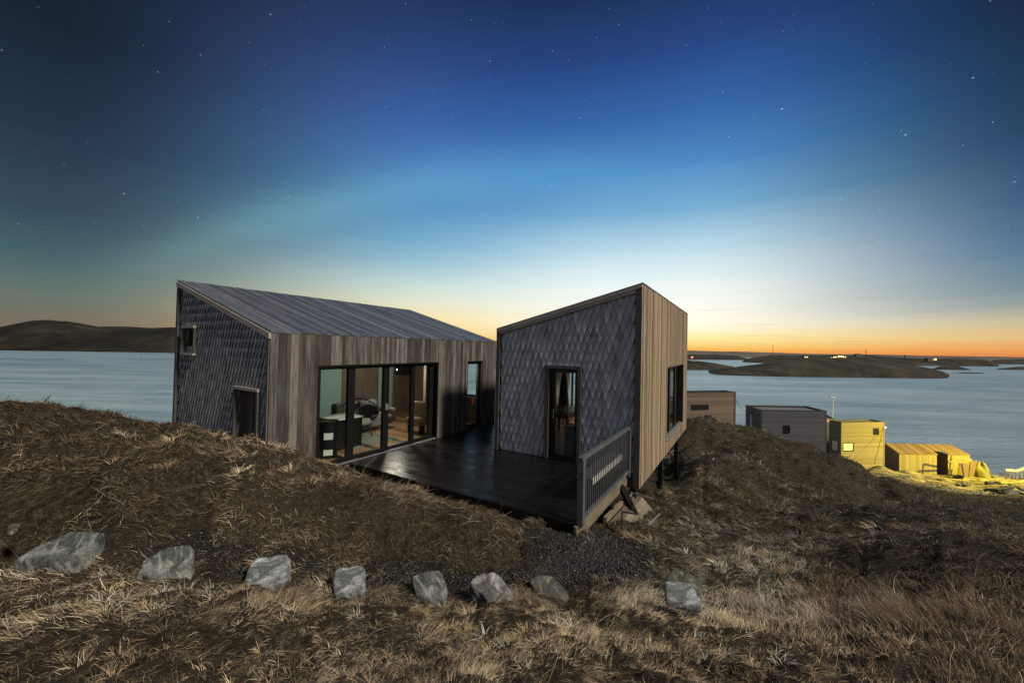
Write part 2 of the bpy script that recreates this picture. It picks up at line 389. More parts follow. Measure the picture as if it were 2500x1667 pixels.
# mound
for u, v, z in ((0, 1270, .62), (200, 1245, .66), (400, 1280, .52), (600, 1295, .42), (900, 1320, .22), (1150, 1345, .02),
                (-300, 1150, 1.0), (0, 1150, .98), (300, 1150, 1.0), (600, 1185, .80), (900, 1235, .50), (1150, 1290, .22), (1290, 1310, .02)): cz(u, v, z)
for u, v, d in ((-600, 1000, 7.4), (-300, 1000, 7.6), (0, 1008, 7.6), (100, 1001, 7.7), (210, 1000, 7.8), (330, 1018, 7.8), (425, 1040, 7.8), (530, 1054, 7.6), (600, 1066, 7.05)): cd(u, v, d)
for u, v, d in ((100, 1050, 6.4), (400, 1075, 6.6), (600, 1105, 6.2)): cd(u, v, d)
cw(-7.35, 3.55, .80); cw(-7.0, 3.75, .66); cw(-7.05, 4.2, .40); cw(-6.9, 4.75, .09)
for u, v in ((880, 1152), (1000, 1197), (1120, 1232), (1230, 1262), (1330, 1288)): cz(u, v, .05)
cw(-5.9, 5.3, -.25); cw(-4.5, 5.8, -.3); cw(-3.5, 6.2, -.45)
cz(1420, 1300, -.14); cz(1500, 1300, -.36); cz(1420, 1345, -.14)
# behind the crest, below the sight line, down to the sea on the left
cw(-12.5, 5.5, -.2); cw(-12.5, 9, -.8); cw(-13, 12, -1.6); cw(-9, 13, -1.2); cw(-8, 18, -3); cw(-14, 18, -5)
cw(-13, 2, -.2); cw(-17, 5, -2.4); cw(-17, 10, -3.4); cw(-26, 12, -9); cw(-40, 20, -20); cw(-24, 24, -11); cw(-16, -2, -1); cw(-28, -4, -8); cw(-45, -8, -21); cw(-60, 10, -26); cw(-40, 50, -26)
cw(-9, 6, -.5); cw(-9, 9, -.7); cw(-11, 7, -.6)
# under and beside the small cabin
cw(-5, 9, -.9); cw(-3, 9, -1.2); cw(-3.5, 12, -1.8); cw(-5.5, 14, -2.2); cw(-2, 14.5, -2.0)
cz(1540, 1250, -1.0); cz(1600, 1205, -1.15); cz(1700, 1200, -1.1); cz(1820, 1220, -1.3); cz(1700, 1265, -.95); cz(1850, 1265, -1.15); cz(1580, 1290, -.62)
cz(1760, 1310, -.55); cz(1900, 1340, -.45); cz(1800, 1400, -.22); cz(1760, 1450, -.02)
# near ridge (second)
cd(1670, 1092, 15.); cd(1760, 1108, 14.5); cd(1900, 1152, 14); cd(2040, 1205, 13); cd(1700, 1150, 12); cd(1850, 1200, 11.5); cd(1980, 1250, 10.5)
cw(-1.5, 21, -3.2); cw(1.8, 19.5, -3.6); cw(4.5, 18.5, -4.9)
# far knoll crest
cd(1665, 1027, 27); cd(1720, 1031, 26.5); cd(1800, 1043, 26); cd(1880, 1064, 25.5); cd(1960, 1090, 25); cd(2040, 1110, 25); cd(2110, 1132, 25); cd(2160, 1152, 25)
cd(1800, 1090, 21); cd(1950, 1150, 19); cd(2080, 1190, 18)
cw(-6, 26, -5.5); cw(-3, 33, -7.5); cw(3, 38, -8.4); cw(8, 40, -8.8)
# hollow on the right and the yellow lit shore
cd(2150, 1210, 24); cd(2250, 1190, 30); cd(2350, 1225, 26); cd(2450, 1252, 24); cd(2300, 1250, 17); cd(2200, 1280, 12); cd(2420, 1280, 14); cd(2500, 1228, 28); cd(2600, 1232, 28)
cd(2200, 1166, 46); cd(2300, 1189, 44); cd(2420, 1205, 40); cd(2200, 1143, 60); cd(2300, 1161, 60); cd(2400, 1168, 60); cd(2250, 1170, 53); cd(2350, 1180, 52); cd(2480, 1180, 52); cd(2600, 1180, 52); cd(2700, 1190, 48)
cd(2160, 1133, 60); cd(2060, 1118, 60); cd(1950, 1118, 52)
cw(1.2, 50, -8.8); cw(-3, 48, -8.6); cw(6, 55, -11); cw(14, 78, -15.4); cw(20, 82, -15.8)
cd(2370, 1160, 62.5); cd(2440, 1161, 63); cd(2480, 1166, 63)
cd(2330, 1150, 74); cd(2480, 1152, 80); cd(2650, 1150, 84); cd(2100, 1120, 90)
cw(-10, 75, -24); cw(5, 95, -24); cw(25, 110, -26); cw(60, 110, -26); cw(90, 90, -24); cw(-25, 55, -22); cw(80, 40, -14)
# right foreground hummocks
cz(1990, 1275, -.75); cz(2060, 1300, -.62); cz(1940, 1300, -.7)
cz(2060, 1345, -.05); cz(2180, 1325, .12); cz(2300, 1308, .28); cz(2420, 1312, .34); cz(2550, 1330, .4); cz(2800, 1340, .6)
cz(2150, 1420, .22); cz(2350, 1430, .52); cz(2500, 1450, .62); cz(2300, 1560, .68); cz(2050, 1400, .02)
cw(4.3, 6.3, -.6); cw(5.3, 5.6, -.6); cw(6.5, 9, -1.8); cw(9, 6, -1.4)
CP = np.array(CP)
def warp(x, y):
    r = np.hypot(x, y) + 1e-6; k = np.log1p(r / 1.5) * 2.6 / r
    return x * k, y * k
_wx, _wy = warp(CP[:, 0], CP[:, 1])
_A = np.sqrt((_wx[:, None] - _wx) ** 2 + (_wy[:, None] - _wy) ** 2 + .02)
_n = len(CP)
_K = np.zeros((_n + 3, _n + 3)); _K[:_n, :_n] = _A - np.eye(_n) * .015
_K[:_n, _n] = 1; _K[:_n, _n + 1] = _wx; _K[:_n, _n + 2] = _wy; _K[_n:, :_n] = _K[:_n, _n:].T
_co = np.linalg.solve(_K, np.concatenate([CP[:, 2], [0, 0, 0]]))
def base_h(x, y):
    x = np.asarray(x, float).ravel(); y = np.asarray(y, float).ravel(); out = np.empty(len(x))
    for i in range(0, len(x), 20000):
        wx, wy = warp(x[i:i + 20000], y[i:i + 20000])
        d = np.sqrt((wx[:, None] - _wx) ** 2 + (wy[:, None] - _wy) ** 2 + .02)
        out[i:i + 20000] = d @ _co[:_n] + _co[_n] + _co[_n + 1] * wx + _co[_n + 2] * wy
    return out
def inrect(x, y, x0, x1, y0, y1, m=0.): return (x > x0 - m) & (x < x1 + m) & (y > y0 - m) & (y < y1 + m)
# gravel mask: dark pebbles round the stones and by the deck
TR = [Pz(u, v, z)[:2] for u, v, z in ((40, 1345, .4), (250, 1345, .35), (480, 1370, .25), (700, 1400, .12), (900, 1415, .05), (1120, 1415, 0), (1290, 1410, -.05), (1420, 1370, -.12))]
def gravel_mask(x, y):
    d = np.full(np.shape(x), 9.)
    for (a, b) in zip(TR[:-1], TR[1:]):
        ab = b - a; t = np.clip(((x - a[0]) * ab[0] + (y - a[1]) * ab[1]) / (ab @ ab), 0, 1)
        d = np.minimum(d, np.hypot(x - a[0] - t * ab[0], y - a[1] - t * ab[1]))
    ux = x * RT[0] + y * RT[1]
    m = (.55 * sstep(-4.6, -3.2, ux) + .45 * sstep(-1.9, -.3, ux)) * (1 - sstep(.10, .34, d + (fbm(x * 3, y * 3, 3, 5) - .5) * .3))
    c = Pz(1440, 1345, -.15)
    m2 = 1 - sstep(.55, .95, np.hypot((x - c[0]), (y - c[1]) * .8) + (fbm(x * 3, y * 3, 3, 8) - .5) * .5)
    return np.maximum(m, m2)
def ground(x, y):
    x = np.asarray(x, float).ravel(); y = np.asarray(y, float).ravel()
    h = base_h(x, y); r = np.hypot(x, y)
    gm = gravel_mask(x, y)
    a = np.clip(r / 8, .35, 3.)
    tu = (fbm(x * 1.6 / a + 3, y * 1.6 / a, 4, 11, .55) - .5)
    h = h + tu * .22 * a * (1 - .8 * gm)
    l = fbm(x * 6.5, y * 6.5, 3, 23, .5) - .5
    h = h + l * .09 * (1 - gm) * (1 - sstep(9, 20, r))
    big = sstep(10, 22, r) * (1 - sstep(60, 90, r))
    h = h + big * (fbm(x * .33, y * .33, 4, 31, .6) - .5) * .6 * (1 - .65 * sstep(38, 50, r)) - .12 * big
    hum = sstep(7, 11, r) * (1 - sstep(36, 46, r)) * (x > -2.5)
    h = h + hum * (np.abs(fbm(x * .75 + 9, y * .75, 3, 57, .5) - .5) * -.95 + .12 + (fbm(x * 2.1, y * 2.1, 2, 58) - .5) * .16)
    # keep clear of the buildings and the deck
    ina = inrect(x, y, AX0, AX1, AY0 + .02, AY1, -.06)
    h = np.where(ina, np.minimum(h, -.45), h)
    deck = inrect(x, y, -7.3, -1.9, 4.95, 8.1) | inrect(x, y, -7.3, -5.1, 8, 16)
    # the mound spills over the deck corner, elsewhere the ground stays under the boards
    lim = np.where(deck, np.where(h > .0, h * 1.2, np.minimum(h, -.16)), h)
    h = np.where(deck, lim, h)
    inb = inrect(x, y, BX0, BX1, BY0, BY1, .05)
    h = np.where(inb, np.minimum(h, -.75), h)
    return h
def gz(x, y): return float(ground([x], [y])[0])

def terrain():
    # log-polar sheet centred on the photographer: fine near, coarse far, reaching under the sea
    az_f = np.linspace(-rad(66), rad(66), 760); az_b = np.linspace(rad(66), 2 * math.pi - rad(66), 90)[1:-1]
    A = np.concatenate([az_f, az_b]); nA = len(A)
    Rr = np.concatenate([[.02], np.exp(np.linspace(math.log(.35), math.log(150.), 640))])
    ang = YAW_AZ + A
    X = Rr[:, None] * np.sin(ang)[None]; Y = Rr[:, None] * np.cos(ang)[None]
    Z = ground(X, Y)
    V = np.stack([X.ravel(), Y.ravel(), Z], 1)
    i = np.arange(len(Rr) - 1)[:, None] * nA; j = np.arange(nA)[None]; j2 = (j + 1) % nA
    F = np.stack([i + j, i + nA + j, i + nA + j2, i + j2], -1).reshape(-1, 4)
    gm = gravel_mask(V[:, 0], V[:, 1])
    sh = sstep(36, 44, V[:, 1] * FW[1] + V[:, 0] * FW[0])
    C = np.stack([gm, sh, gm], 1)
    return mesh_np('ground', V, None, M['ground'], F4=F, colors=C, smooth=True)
YAW_AZ = -YAW
def groundcol(nt):
    co = nt.coord('Object'); sp_ = nt.new('ShaderNodeSeparateColor'); nt.l.new(nt.attr('col', 0), sp_.inputs[0]); gr, shr = sp_.outputs[0], sp_.outputs[1]
    n1 = nt.noise(co, .9, 5., .6); n2 = nt.noise(co, 14., 5., .7); n3 = nt.noise(nt.map(co, (1, 1, .4)), .22, 4., .6)
    th_ = nt.noise(nt.map(co, (1, 1, .6)), 42., 7., .75, 2.2)
    c = nt.ramp(nt.m('ADD', nt.m('MULTIPLY', n2, .45), nt.m('MULTIPLY', th_, .55)), [(.38, (.006, .005, .004)), (.5, (.035, .028, .019)), (.62, (.15, .118, .078))])
    c = nt.mix(nt.rng(n1, .48, .68, 0, .6), c, (.024, .024, .014, 1))
    c = nt.mix(nt.rng(n3, .45, .65, 0, .5), c, (.045, .036, .026, 1))
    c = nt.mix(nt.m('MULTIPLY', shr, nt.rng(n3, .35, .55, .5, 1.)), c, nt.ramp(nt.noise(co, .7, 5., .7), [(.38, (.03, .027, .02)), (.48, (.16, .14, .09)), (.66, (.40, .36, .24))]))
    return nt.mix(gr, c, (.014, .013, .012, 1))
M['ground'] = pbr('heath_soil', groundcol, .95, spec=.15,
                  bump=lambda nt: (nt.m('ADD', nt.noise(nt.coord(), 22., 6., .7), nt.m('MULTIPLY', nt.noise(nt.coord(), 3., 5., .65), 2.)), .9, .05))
g_o = terrain(); tag(g_o, kind='structure', label='rough heathland ground sloping to the shore')

# ------------------------------------------------------------------ sea
def seamesh():
    rr = np.concatenate([[0], np.geomspace(30, 26000, 40)]); n = 96
    V = [(0, 0, SEA)]; F3 = []; F4 = []
    for r in rr[1:]:
        for k in range(n): V.append((r * math.cos(2 * math.pi * k / n), r * math.sin(2 * math.pi * k / n), SEA))
    for k in range(n): F3.append((0, 1 + k, 1 + (k + 1) % n))
    for i in range(len(rr) - 2):
        for k in range(n): a = 1 + i * n; F4.append((a + k, a + n + k, a + n + (k + 1) % n, a + (k + 1) % n))
    return mesh_np('sea', np.array(V), np.array(F3), M['sea'], F4=np.array(F4))
def seamat():
    m, nt, out = mat('long_exposure_water')
    co = nt.coord('Object'); b = nt.new('ShaderNodeBsdfPrincipled')
    v = nt.map(co, (1, 1, 1), (0, 0, -YAW))              # streaks lie along the wind
    s1 = nt.noise(nt.map(v, (.018, .11, 1)), 1., 5., .6); s2 = nt.noise(nt.map(v, (.006, .02, 1)), 1., 4., .6)
    s3 = nt.noise(nt.map(v, (.08, .6, 1)), 1., 5., .65)
    k = nt.m('ADD', nt.m('MULTIPLY', s1, .5), nt.m('ADD', nt.m('MULTIPLY', s2, .35), nt.m('MULTIPLY', s3, .2)))
    nt.l.new(nt.ramp(k, [(.38, (.13, .21, .30)), (.50, (.22, .33, .43)), (.66, (.40, .52, .60))]), b.inputs['Base Color'])
    b.inputs['Roughness'].default_value = .38; b.inputs['Specular IOR Level'].default_value = .5
    bn = nt.new('ShaderNodeBump'); bn.inputs['Strength'].default_value = .8; bn.inputs['Distance'].default_value = 1.6
    nt.l.new(nt.noise(nt.map(v, (.12, .5, 1)), 1., 6., .7), bn.inputs['Height']); nt.l.new(bn.outputs[0], b.inputs['Normal'])
    nt.l.new(b.outputs[0], out.inputs[0]); return m
M['sea'] = seamat()
sea_o = seamesh(); tag(sea_o, kind='structure', label='smooth grey blue sea')

# ------------------------------------------------------------------ islands and far shores
M['island'] = pbr('island_heath', lambda nt: nt.mix(nt.rng(nt.noise(nt.coord(), .05, 8., .7), .5, .62, 0, .55), nt.ramp(nt.noise(nt.map(nt.coord(), (1, 1, 3)), .02, 6., .65),
                  [(.35, (.018, .019, .014)), (.5, (.036, .034, .027)), (.68, (.066, .06, .048))]), (.085, .078, .066, 1)), .95, spec=.1)
M['lefthill'] = pbr('dark_heath_hill', lambda nt: nt.ramp(nt.noise(nt.map(nt.coord(), (1, 1, 3)), .012, 9., .7), [(.35, (.010, .0105, .009)), (.52, (.024, .023, .019)), (.7, (.055, .05, .042))]), .95, spec=.1)
M['farland'] = pbr('far_hazed_heath', lambda nt: nt.ramp(nt.noise(nt.coord(), .004, 5., .6), [(.3, (.10, .09, .085)), (.7, (.16, .14, .13))]), .95, spec=.1)  # distance haze painted in as a paler land colour
def island(name, label, top, base, depth, m=None, amp=.06, seed=1):
    """top/base: silhouettes [(u,v)]; built as a mound standing in the sea, `depth` = thickness as a share of its distance"""
    us = np.linspace(max(top[0][0], base[0][0]), min(top[-1][0], base[-1][0]), 220)
    vt = np.interp(us, *zip(*top)); vb = np.interp(us, *zip(*base))
    T = np.linspace(0, 1, 40); V = []
    for u, a, b in zip(us, vt, vb):
        p0 = Pz(u, b, SEA - .3); d0 = ray(u, b); dirh = np.array([d0[0], d0[1]]); dist = np.linalg.norm(p0[:2]); dirh /= np.linalg.norm(dirh)
        th = dist * depth; pc = p0[:2] + dirh * th * .5
        r2 = ray(u, a); zc = EYE[2] + np.linalg.norm(pc) * r2[2] / np.linalg.norm(r2[:2]); H = max(zc - SEA + .3, .2)
        for t in T:
            q = p0[:2] + dirh * th * t
            prof = math.sin(math.pi * min(t, 1)) ** .75
            V.append((q[0], q[1], SEA - .6 + (H + .3) * prof))
    V = np.array(V); n = len(T)
    sc_ = np.linalg.norm(V[0, :2]) * depth
    H = V[:, 2] - SEA
    nz = fbm(V[:, 0] / sc_ * 5, V[:, 1] / sc_ * 5, 5, seed, .55) - .5
    V[:, 2] += nz * H * amp * 10 * np.minimum(1, 1.) * .5
    i = np.arange(len(us) - 1)[:, None] * n; j = np.arange(n - 1)[None]
    F = np.stack([i + j, i + n + j, i + n + j + 1, i + j + 1], -1).reshape(-1, 4)
    o = mesh_np(name, V, None, m or M['island'], F4=F, smooth=True); tag(o, kind='structure', label=label); return o
island('hills', 'dark bare hills across the water on the left',
       [(-700, 850), (-400, 825), (-200, 812), (0, 798), (34, 791), (80, 782.5), (109, 780.7), (165, 785), (237, 798), (298, 796), (363, 799), (411, 797), (500, 800), (650, 820), (800, 845)],
       [(-700, 853), (0, 855), (427, 861), (800, 864)], .55, M['lefthill'], amp=.05, seed=3)
island('hills', 'low foreshore ridge in front of the left hills', [(-700, 852), (0, 848), (60, 846), (110, 842), (200, 838), (300, 843), (420, 850), (600, 856)], [(-700, 853.5), (0, 856), (427, 862), (600, 864)], .12, M['lefthill'], amp=.03, seed=5)
island('island', 'large low island across the sound', [(1700, 913), (1730, 906), (1788, 897), (1850, 889), (1914, 877), (1948, 873), (2000, 872.5), (2027, 873), (2082, 876), (2165, 883), (2219, 890), (2274, 900), (2302, 908), (2330, 924)],
       [(1700, 913.5), (1760, 917), (1880, 920), (2100, 923), (2260, 925), (2330, 925)], .35, amp=.02, seed=9)
island('island', 'headland behind the small cabin corner', [(1560, 866), (1620, 873), (1680, 879.5), (1719, 883), (1753, 888), (1788, 895), (1800, 899)], [(1560, 902), (1721, 904.5), (1800, 900)], .22, amp=.02, seed=12)
island('island', 'low dark strip of land with red light', [(1560, 862), (1680, 864.5), (1740, 865), (1806, 869), (1826, 876)], [(1560, 878), (1691, 878.5), (1826, 879.5)], .3, amp=.02, seed=14)
island('island', 'long spit of land with masts', [(1808, 884), (1831, 874), (1880, 867), (1960, 867), (2050, 867), (2123, 866), (2154, 870), (2247, 875), (2356, 875), (2411, 879), (2439, 891)],
       [(1808, 885), (1930, 888), (2219, 893), (2439, 895)], .3, amp=.015, seed=16)
island('island', 'small dark islet in the sound', [(2272, 902), (2296, 893.8), (2340, 893.8), (2370, 902)], [(2272, 903), (2370, 904)], .12, amp=.02, seed=18)
island('island', 'low reef awash beyond the island', [(2328, 911), (2350, 909), (2390, 909.5), (2410, 912)], [(2328, 912), (2410, 913)], .05, amp=.02, seed=20)
island('island', 'dark islet at the right edge', [(2425, 901), (2480, 895.5), (2560, 893), (2700, 900)], [(2425, 902.5), (2560, 904.5), (2700, 905)], .15, amp=.02, seed=22)
island('island', 'thin dark shore at the far right', [(2395, 884), (2440, 878), (2520, 877), (2800, 884)], [(2395, 889), (2520, 890), (2800, 893)], .2, amp=.02, seed=24)
island('hills', 'pale distant land along the horizon', [(1400, 862), (1560, 861), (1640, 857), (1680, 855.5), (1760, 858), (1800, 858), (1900, 861), (1990, 864), (2130, 865), (2250, 868), (2330, 869), (2430, 870.5), (2600, 874)],
       [(1400, 868), (1800, 873), (2150, 875), (2600, 884)], .5, M['farland'], amp=.004, seed=26)

# ------------------------------------------------------------------ wall builders
def cut(z0, z1, holes):
    segs = [(z0, z1)]
    for a, b in holes:
        n = []
        for p, q in segs:
            if b <= p or a >= q: n.append((p, q)); continue
            if a > p: n.append((p, a))
            if b < q: n.append((b, q))
        segs = n
    return [s for s in segs if s[1] - s[0] > .01]
def planks(mb, axis, fixed, out, a0, a1, zb, zt, holes=(), w=(.085, .125), th=.022, gap=.004, jit=.006, proud=0.):
    """vertical boards on a wall. axis 'x' or 'y' = direction along the wall; fixed = outer plane; out=+1/-1 outward"""
    a = a0; k = 0
    edges = sorted([h[0] for h in holes] + [h[1] for h in holes])
    while a < a1 - 1e-4:
        b = min(a + random.uniform(*w), a1)
        if a1 - b < w[0] * .5: b = a1
        for e in edges:                                   # boards end on opening edges
            if a + .02 < e < b + .02: b = e; break
        f = fixed + out * (random.uniform(0, jit) + proud)
        c0 = zb(a + .5 * (b - a)) if callable(zb) else zb
        hs = [(h[2], h[3]) for h in holes if h[0] - 1e-3 <= a and b <= h[1] + 1e-3]
        tn = random.random()
        for s0, s1 in cut(c0, 99, hs):
            za = zt(a) if callable(zt) else zt; zb2 = zt(b) if callable(zt) else zt
            t0, t1 = (za, zb2) if s1 == 99 else (s1, s1)
            if min(t0, t1) < s0: continue
            lo, hi = a + gap / 2, b - gap / 2; g = f - out * th
            if axis == 'y':
                P = [(g, lo, s0), (f, lo, s0), (f, hi, s0), (g, hi, s0), (g, lo, t0), (f, lo, t0), (f, hi, t1), (g, hi, t1)]
            else:
                P = [(lo, g, s0), (lo, f, s0), (hi, f, s0), (hi, g, s0), (lo, g, t0), (lo, f, t0), (hi, f, t1), (hi, g, t1)]
            if (axis == 'y') != (out > 0): P = [P[i] for i in (1, 0, 3, 2, 5, 4, 7, 6)]
            mb.hexa(P, tn)
        a = b; k += 1
def panel(mb, axis, p0, p1, a0, a1, z0, zt, holes=(), tone=.5):
    """solid wall core between planes p0,p1 with rectangular holes (a0,a1,z0,z1)"""
    es = sorted(set([a0, a1] + [e for h in holes for e in h[:2] if a0 < e < a1]))
    for a, b in zip(es[:-1], es[1:]):
        hs = [(h[2], h[3]) for h in holes if h[0] <= a + 1e-6 and b <= h[1] + 1e-6]
        for s0, s1 in cut(z0, 99, hs):
            ta = zt(a) if callable(zt) else zt; tb = zt(b) if callable(zt) else zt
            t0, t1 = (ta, tb) if s1 == 99 else (s1, s1)
            if axis == 'y': P = [(p0, a, s0), (p1, a, s0), (p1, b, s0), (p0, b, s0), (p0, a, t0), (p1, a, t0), (p1, b, t1), (p0, b, t1)]
            else: P = [(a, p0, s0), (b, p0, s0), (b, p1, s0), (a, p1, s0), (a, p0, t0), (b, p0, t1), (b, p1, t1), (a, p1, t0)]
            mb.hexa(P, tone)
def shingles(mb, yf, x0, x1, z0, zt, holes=(), w=.137, row=.2, tilt=.034, th=.016, zmin=-9.):
    """pointed boards in staggered rows on a wall facing -y; edge faces are toned dark to paint in the shade between boards"""
    nr = int((max(zt(x0), zt(x1)) - z0) / row) + 2
    for r in range(nr):
        zb = z0 + r * row - .1; off = (r % 2) * w / 2
        n = int((x1 - x0) / w) + 2
        for i in range(-1, n):
            cx = x0 + off + i * w + random.uniform(-.003, .003); l, rr = cx - w / 2 + .003, cx + w / 2 - .003
            if cx < x0 + .02 or cx > x1 - .02: continue
            l = max(l, x0); rr = min(rr, x1)
            top = zb + row * 2.05
            if zb + row * 1.0 > zt(cx) - .02: continue
            top = min(top, zt(l) - .01, zt(rr) - .01)
            if top < zb + row: continue
            clipz = None; skip = False
            for h in holes:
                if h[0] - .02 < cx < h[1] + .02:
                    if h[2] < zb + row * .5 and h[3] > top - .06: skip = True
                    elif h[2] < zb + row and h[3] > zb: clipz = h[3] - .01
            if skip: continue
            if zb < zmin: clipz = zmin
            if clipz is not None and top < clipz + .04: continue
            dz = random.uniform(-.006, .006); ti = tilt * random.uniform(.92, 1.08); tw = random.uniform(-.003, .003)
            yb = yf - ti; yt = yf - .002
            def yy(z): return yt + (yb - yt) * (top - z) / (top - zb)
            zs = zb + row + dz; tn = random.gauss(.5, .24)
            if clipz is not None: P = [(rr, yy(clipz), clipz), (rr, yt, top), (l, yt, top), (l, yy(clipz), clipz)]
            else: P = [(cx, yy(zb + dz), zb + dz), (rr, yy(zs) - tw, zs), (rr, yt, top), (l, yt, top), (l, yy(zs) + tw, zs)]
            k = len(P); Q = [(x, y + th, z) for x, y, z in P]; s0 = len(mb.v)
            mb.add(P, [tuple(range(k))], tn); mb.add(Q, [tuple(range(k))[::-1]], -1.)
            for e in range(k): a = s0 + e; b_ = s0 + (e + 1) % k; mb.f.append((a, a + k, b_ + k, b_)); mb.t.append(-1.)  # dark edge tone stands for the shade under each tip
def frame_y(mb, x, y0, y1, z0, z1, w, d, out=1, tone=.5, mull=()):
    """rectangular frame in a plane x = const"""
    a, b = x, x - out * d
    mb.box((a, y0, z0), (b, y1, z0 + w), tone); mb.box((a, y0, z1 - w), (b, y1, z1), tone)
    mb.box((a, y0, z0 + w), (b, y0 + w, z1 - w), tone); mb.box((a, y1 - w, z0 + w), (b, y1, z1 - w), tone)
    for m0, m1 in mull: mb.box((a + out * .002, m0, z0 + w), (b, m1, z1 - w), tone)
def frame_x(mb, y, x0, x1, z0, z1, w, d, out=-1, tone=.5, mull=()):
    a, b = y, y - out * d
    mb.box((x0, a, z0), (x1, b, z0 + w), tone); mb.box((x0, a, z1 - w), (x1, b, z1), tone)
    mb.box((x0, a, z0 + w), (x0 + w, b, z1 - w), tone); mb.box((x1 - w, a, z0 + w), (x1, b, z1 - w), tone)
    for m0, m1 in mull: mb.box((m0, a + out * .002, z0 + w), (m1, b, z1 - w), tone)

# ------------------------------------------------------------------ main cabin
ZE, ZR, ZL = 2.708, 3.899, 2.073
G0, G1, N0, N1 = 4.55, 8.043, 9.335, 10.115
def za(x): return ZE + (ZR - ZE) * (AX1 - x) / (AX1 - AX0)
A = thing('timber_cabin', 'larger grey timber cabin with sloping board roof and long sliding glass front', 'cabin', (-9.2, 7.2, 0))
WT = .20
gh = [(-10.834, -10.277, 2.239, 2.788), (-8.343, -7.542, 0, 1.606)]     # gable window, gable door
fh = [(G0, G1, 0, ZL), (N0, N1, 0, ZL)]
bh = [(5.95, 7.84, .05, 2.25), (9.25, 9.95, .02, 2.25)]                 # back wall windows
eh = [(-8.75, -7.62, .82, 2.07)]                                       # far gable window
b = MB(); planks(b, 'y', AX1, 1, AY0 + .0, AY1, -.35, ZE - .03, fh, w=(.06, .105), jit=.008); b.build('front_wall', M['plank'], A)
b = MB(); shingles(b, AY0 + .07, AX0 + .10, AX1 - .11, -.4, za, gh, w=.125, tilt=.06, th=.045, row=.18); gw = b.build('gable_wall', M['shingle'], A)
b = MB()
panel(b, 'x', AY0 + .10, AY0 + WT, AX0 + .03, AX1 - .03, -.45, lambda x: za(x) - .05, gh, .1)
panel(b, 'x', AY1 - WT, AY1 - .02, AX0 + .03, AX1 - .03, -.45, lambda x: za(x) - .05, eh, .3)
panel(b, 'y', AX0 + .03, AX0 + WT, AY0 + WT, AY1 - WT, -.45, ZR - .08, bh, .3)
panel(b, 'y', AX1 - WT, AX1 - .024, AY0 + WT, AY1 - WT, -.45, ZE - .06, fh, .3)
b.build('wall_core', M['inner'], A)
b = MB(); planks(b, 'x', AY1, 1, AX0, AX1, -.4, lambda x: za(x) - .04, eh); planks(b, 'y', AX0, -1, AY0, AY1, -.4, ZR - .03, bh); b.build('rear_wall', M['plank'], A)
# roof boards run down the slope
b = MB(); y = AY0 - .012
while y < AY1 + .01:
    y1 = min(y + random.uniform(.11, .15), AY1 + .012); h = random.uniform(0, .008); t = random.random()
    lo, hi = AX1 + .012, AX0 - .012; z0, z1 = za(lo) + h, za(hi) + h
    b.hexa([(hi, y, z1 - .03), (lo, y, z0 - .03), (lo, y1 - .004, z0 - .03), (hi, y1 - .004, z1 - .03), (hi, y, z1), (lo, y, z0), (lo, y1 - .004, z0), (hi, y1 - .004, z1)], t); y = y1
rf = b.build('roof', M['roof'], A)
b = MB(); b.hexa([(AX0 + .02, AY0 + .02, ZR - .12), (AX1 - .02, AY0 + .02, ZE - .12), (AX1 - .02, AY1 - .02, ZE - .12), (AX0 + .02, AY1 - .02, ZR - .12),
                  (AX0 + .02, AY0 + .02, ZR - .035), (AX1 - .02, AY0 + .02, ZE - .035), (AX1 - .02, AY1 - .02, ZE - .035), (AX0 + .02, AY1 - .02, ZR - .035)], .5); b.build('roof_deck', M['ceil'], A)
# gable fascia following the slope and corner boards
b = MB()
for s in (0,):
    yy0, yy1 = AY0 - .035, AY0 + .09
    b.hexa([(AX0, yy0, ZR - .135), (AX1, yy0, ZE - .135), (AX1, yy1, ZE - .135), (AX0, yy1, ZR - .135), (AX0, yy0, ZR - .032), (AX1, yy0, ZE - .032), (AX1, yy1, ZE - .032), (AX0, yy1, ZR - .032)], .8)
b.build('fascia', M['trim'], A)
b = MB(); b.box((AX0 - .004, AY0 - .02, -.4), (AX0 + .09, AY0 + .11, ZR - .135), .4); b.build('corner_board', M['trimv'], A)
b = MB(); b.box((AX1 - .1, AY0 - .02, -.4), (AX1 - .03, AY0 + .11, ZE - .137), .6); b.build('corner_board', M['trimv'], A)
b = MB(); b.box((AX0 + WT, AY0 + WT, -.12), (AX1 - .01, AY1 - WT, -.01), .5); b.build('floor_slab', M['ceil'], A)
b = MB(); x = AX0 + WT
yy_ = AY0 + WT
while yy_ < AY1 - WT:
    y2 = min(yy_ + .16, AY1 - WT); b.box((AX0 + WT, yy_, -.009), (AX1 - .14, y2 - .003, .012)); yy_ = y2
b.build('floor', M['floor'], A)
# inner partition wall, warm panelled
b = MB(); panel(b, 'y', -8.62, -8.52, 9.0, AY1 - WT, .013, lambda y: za(-8.57) - .14, (), .75); b.build('partition', M['inner'], A)
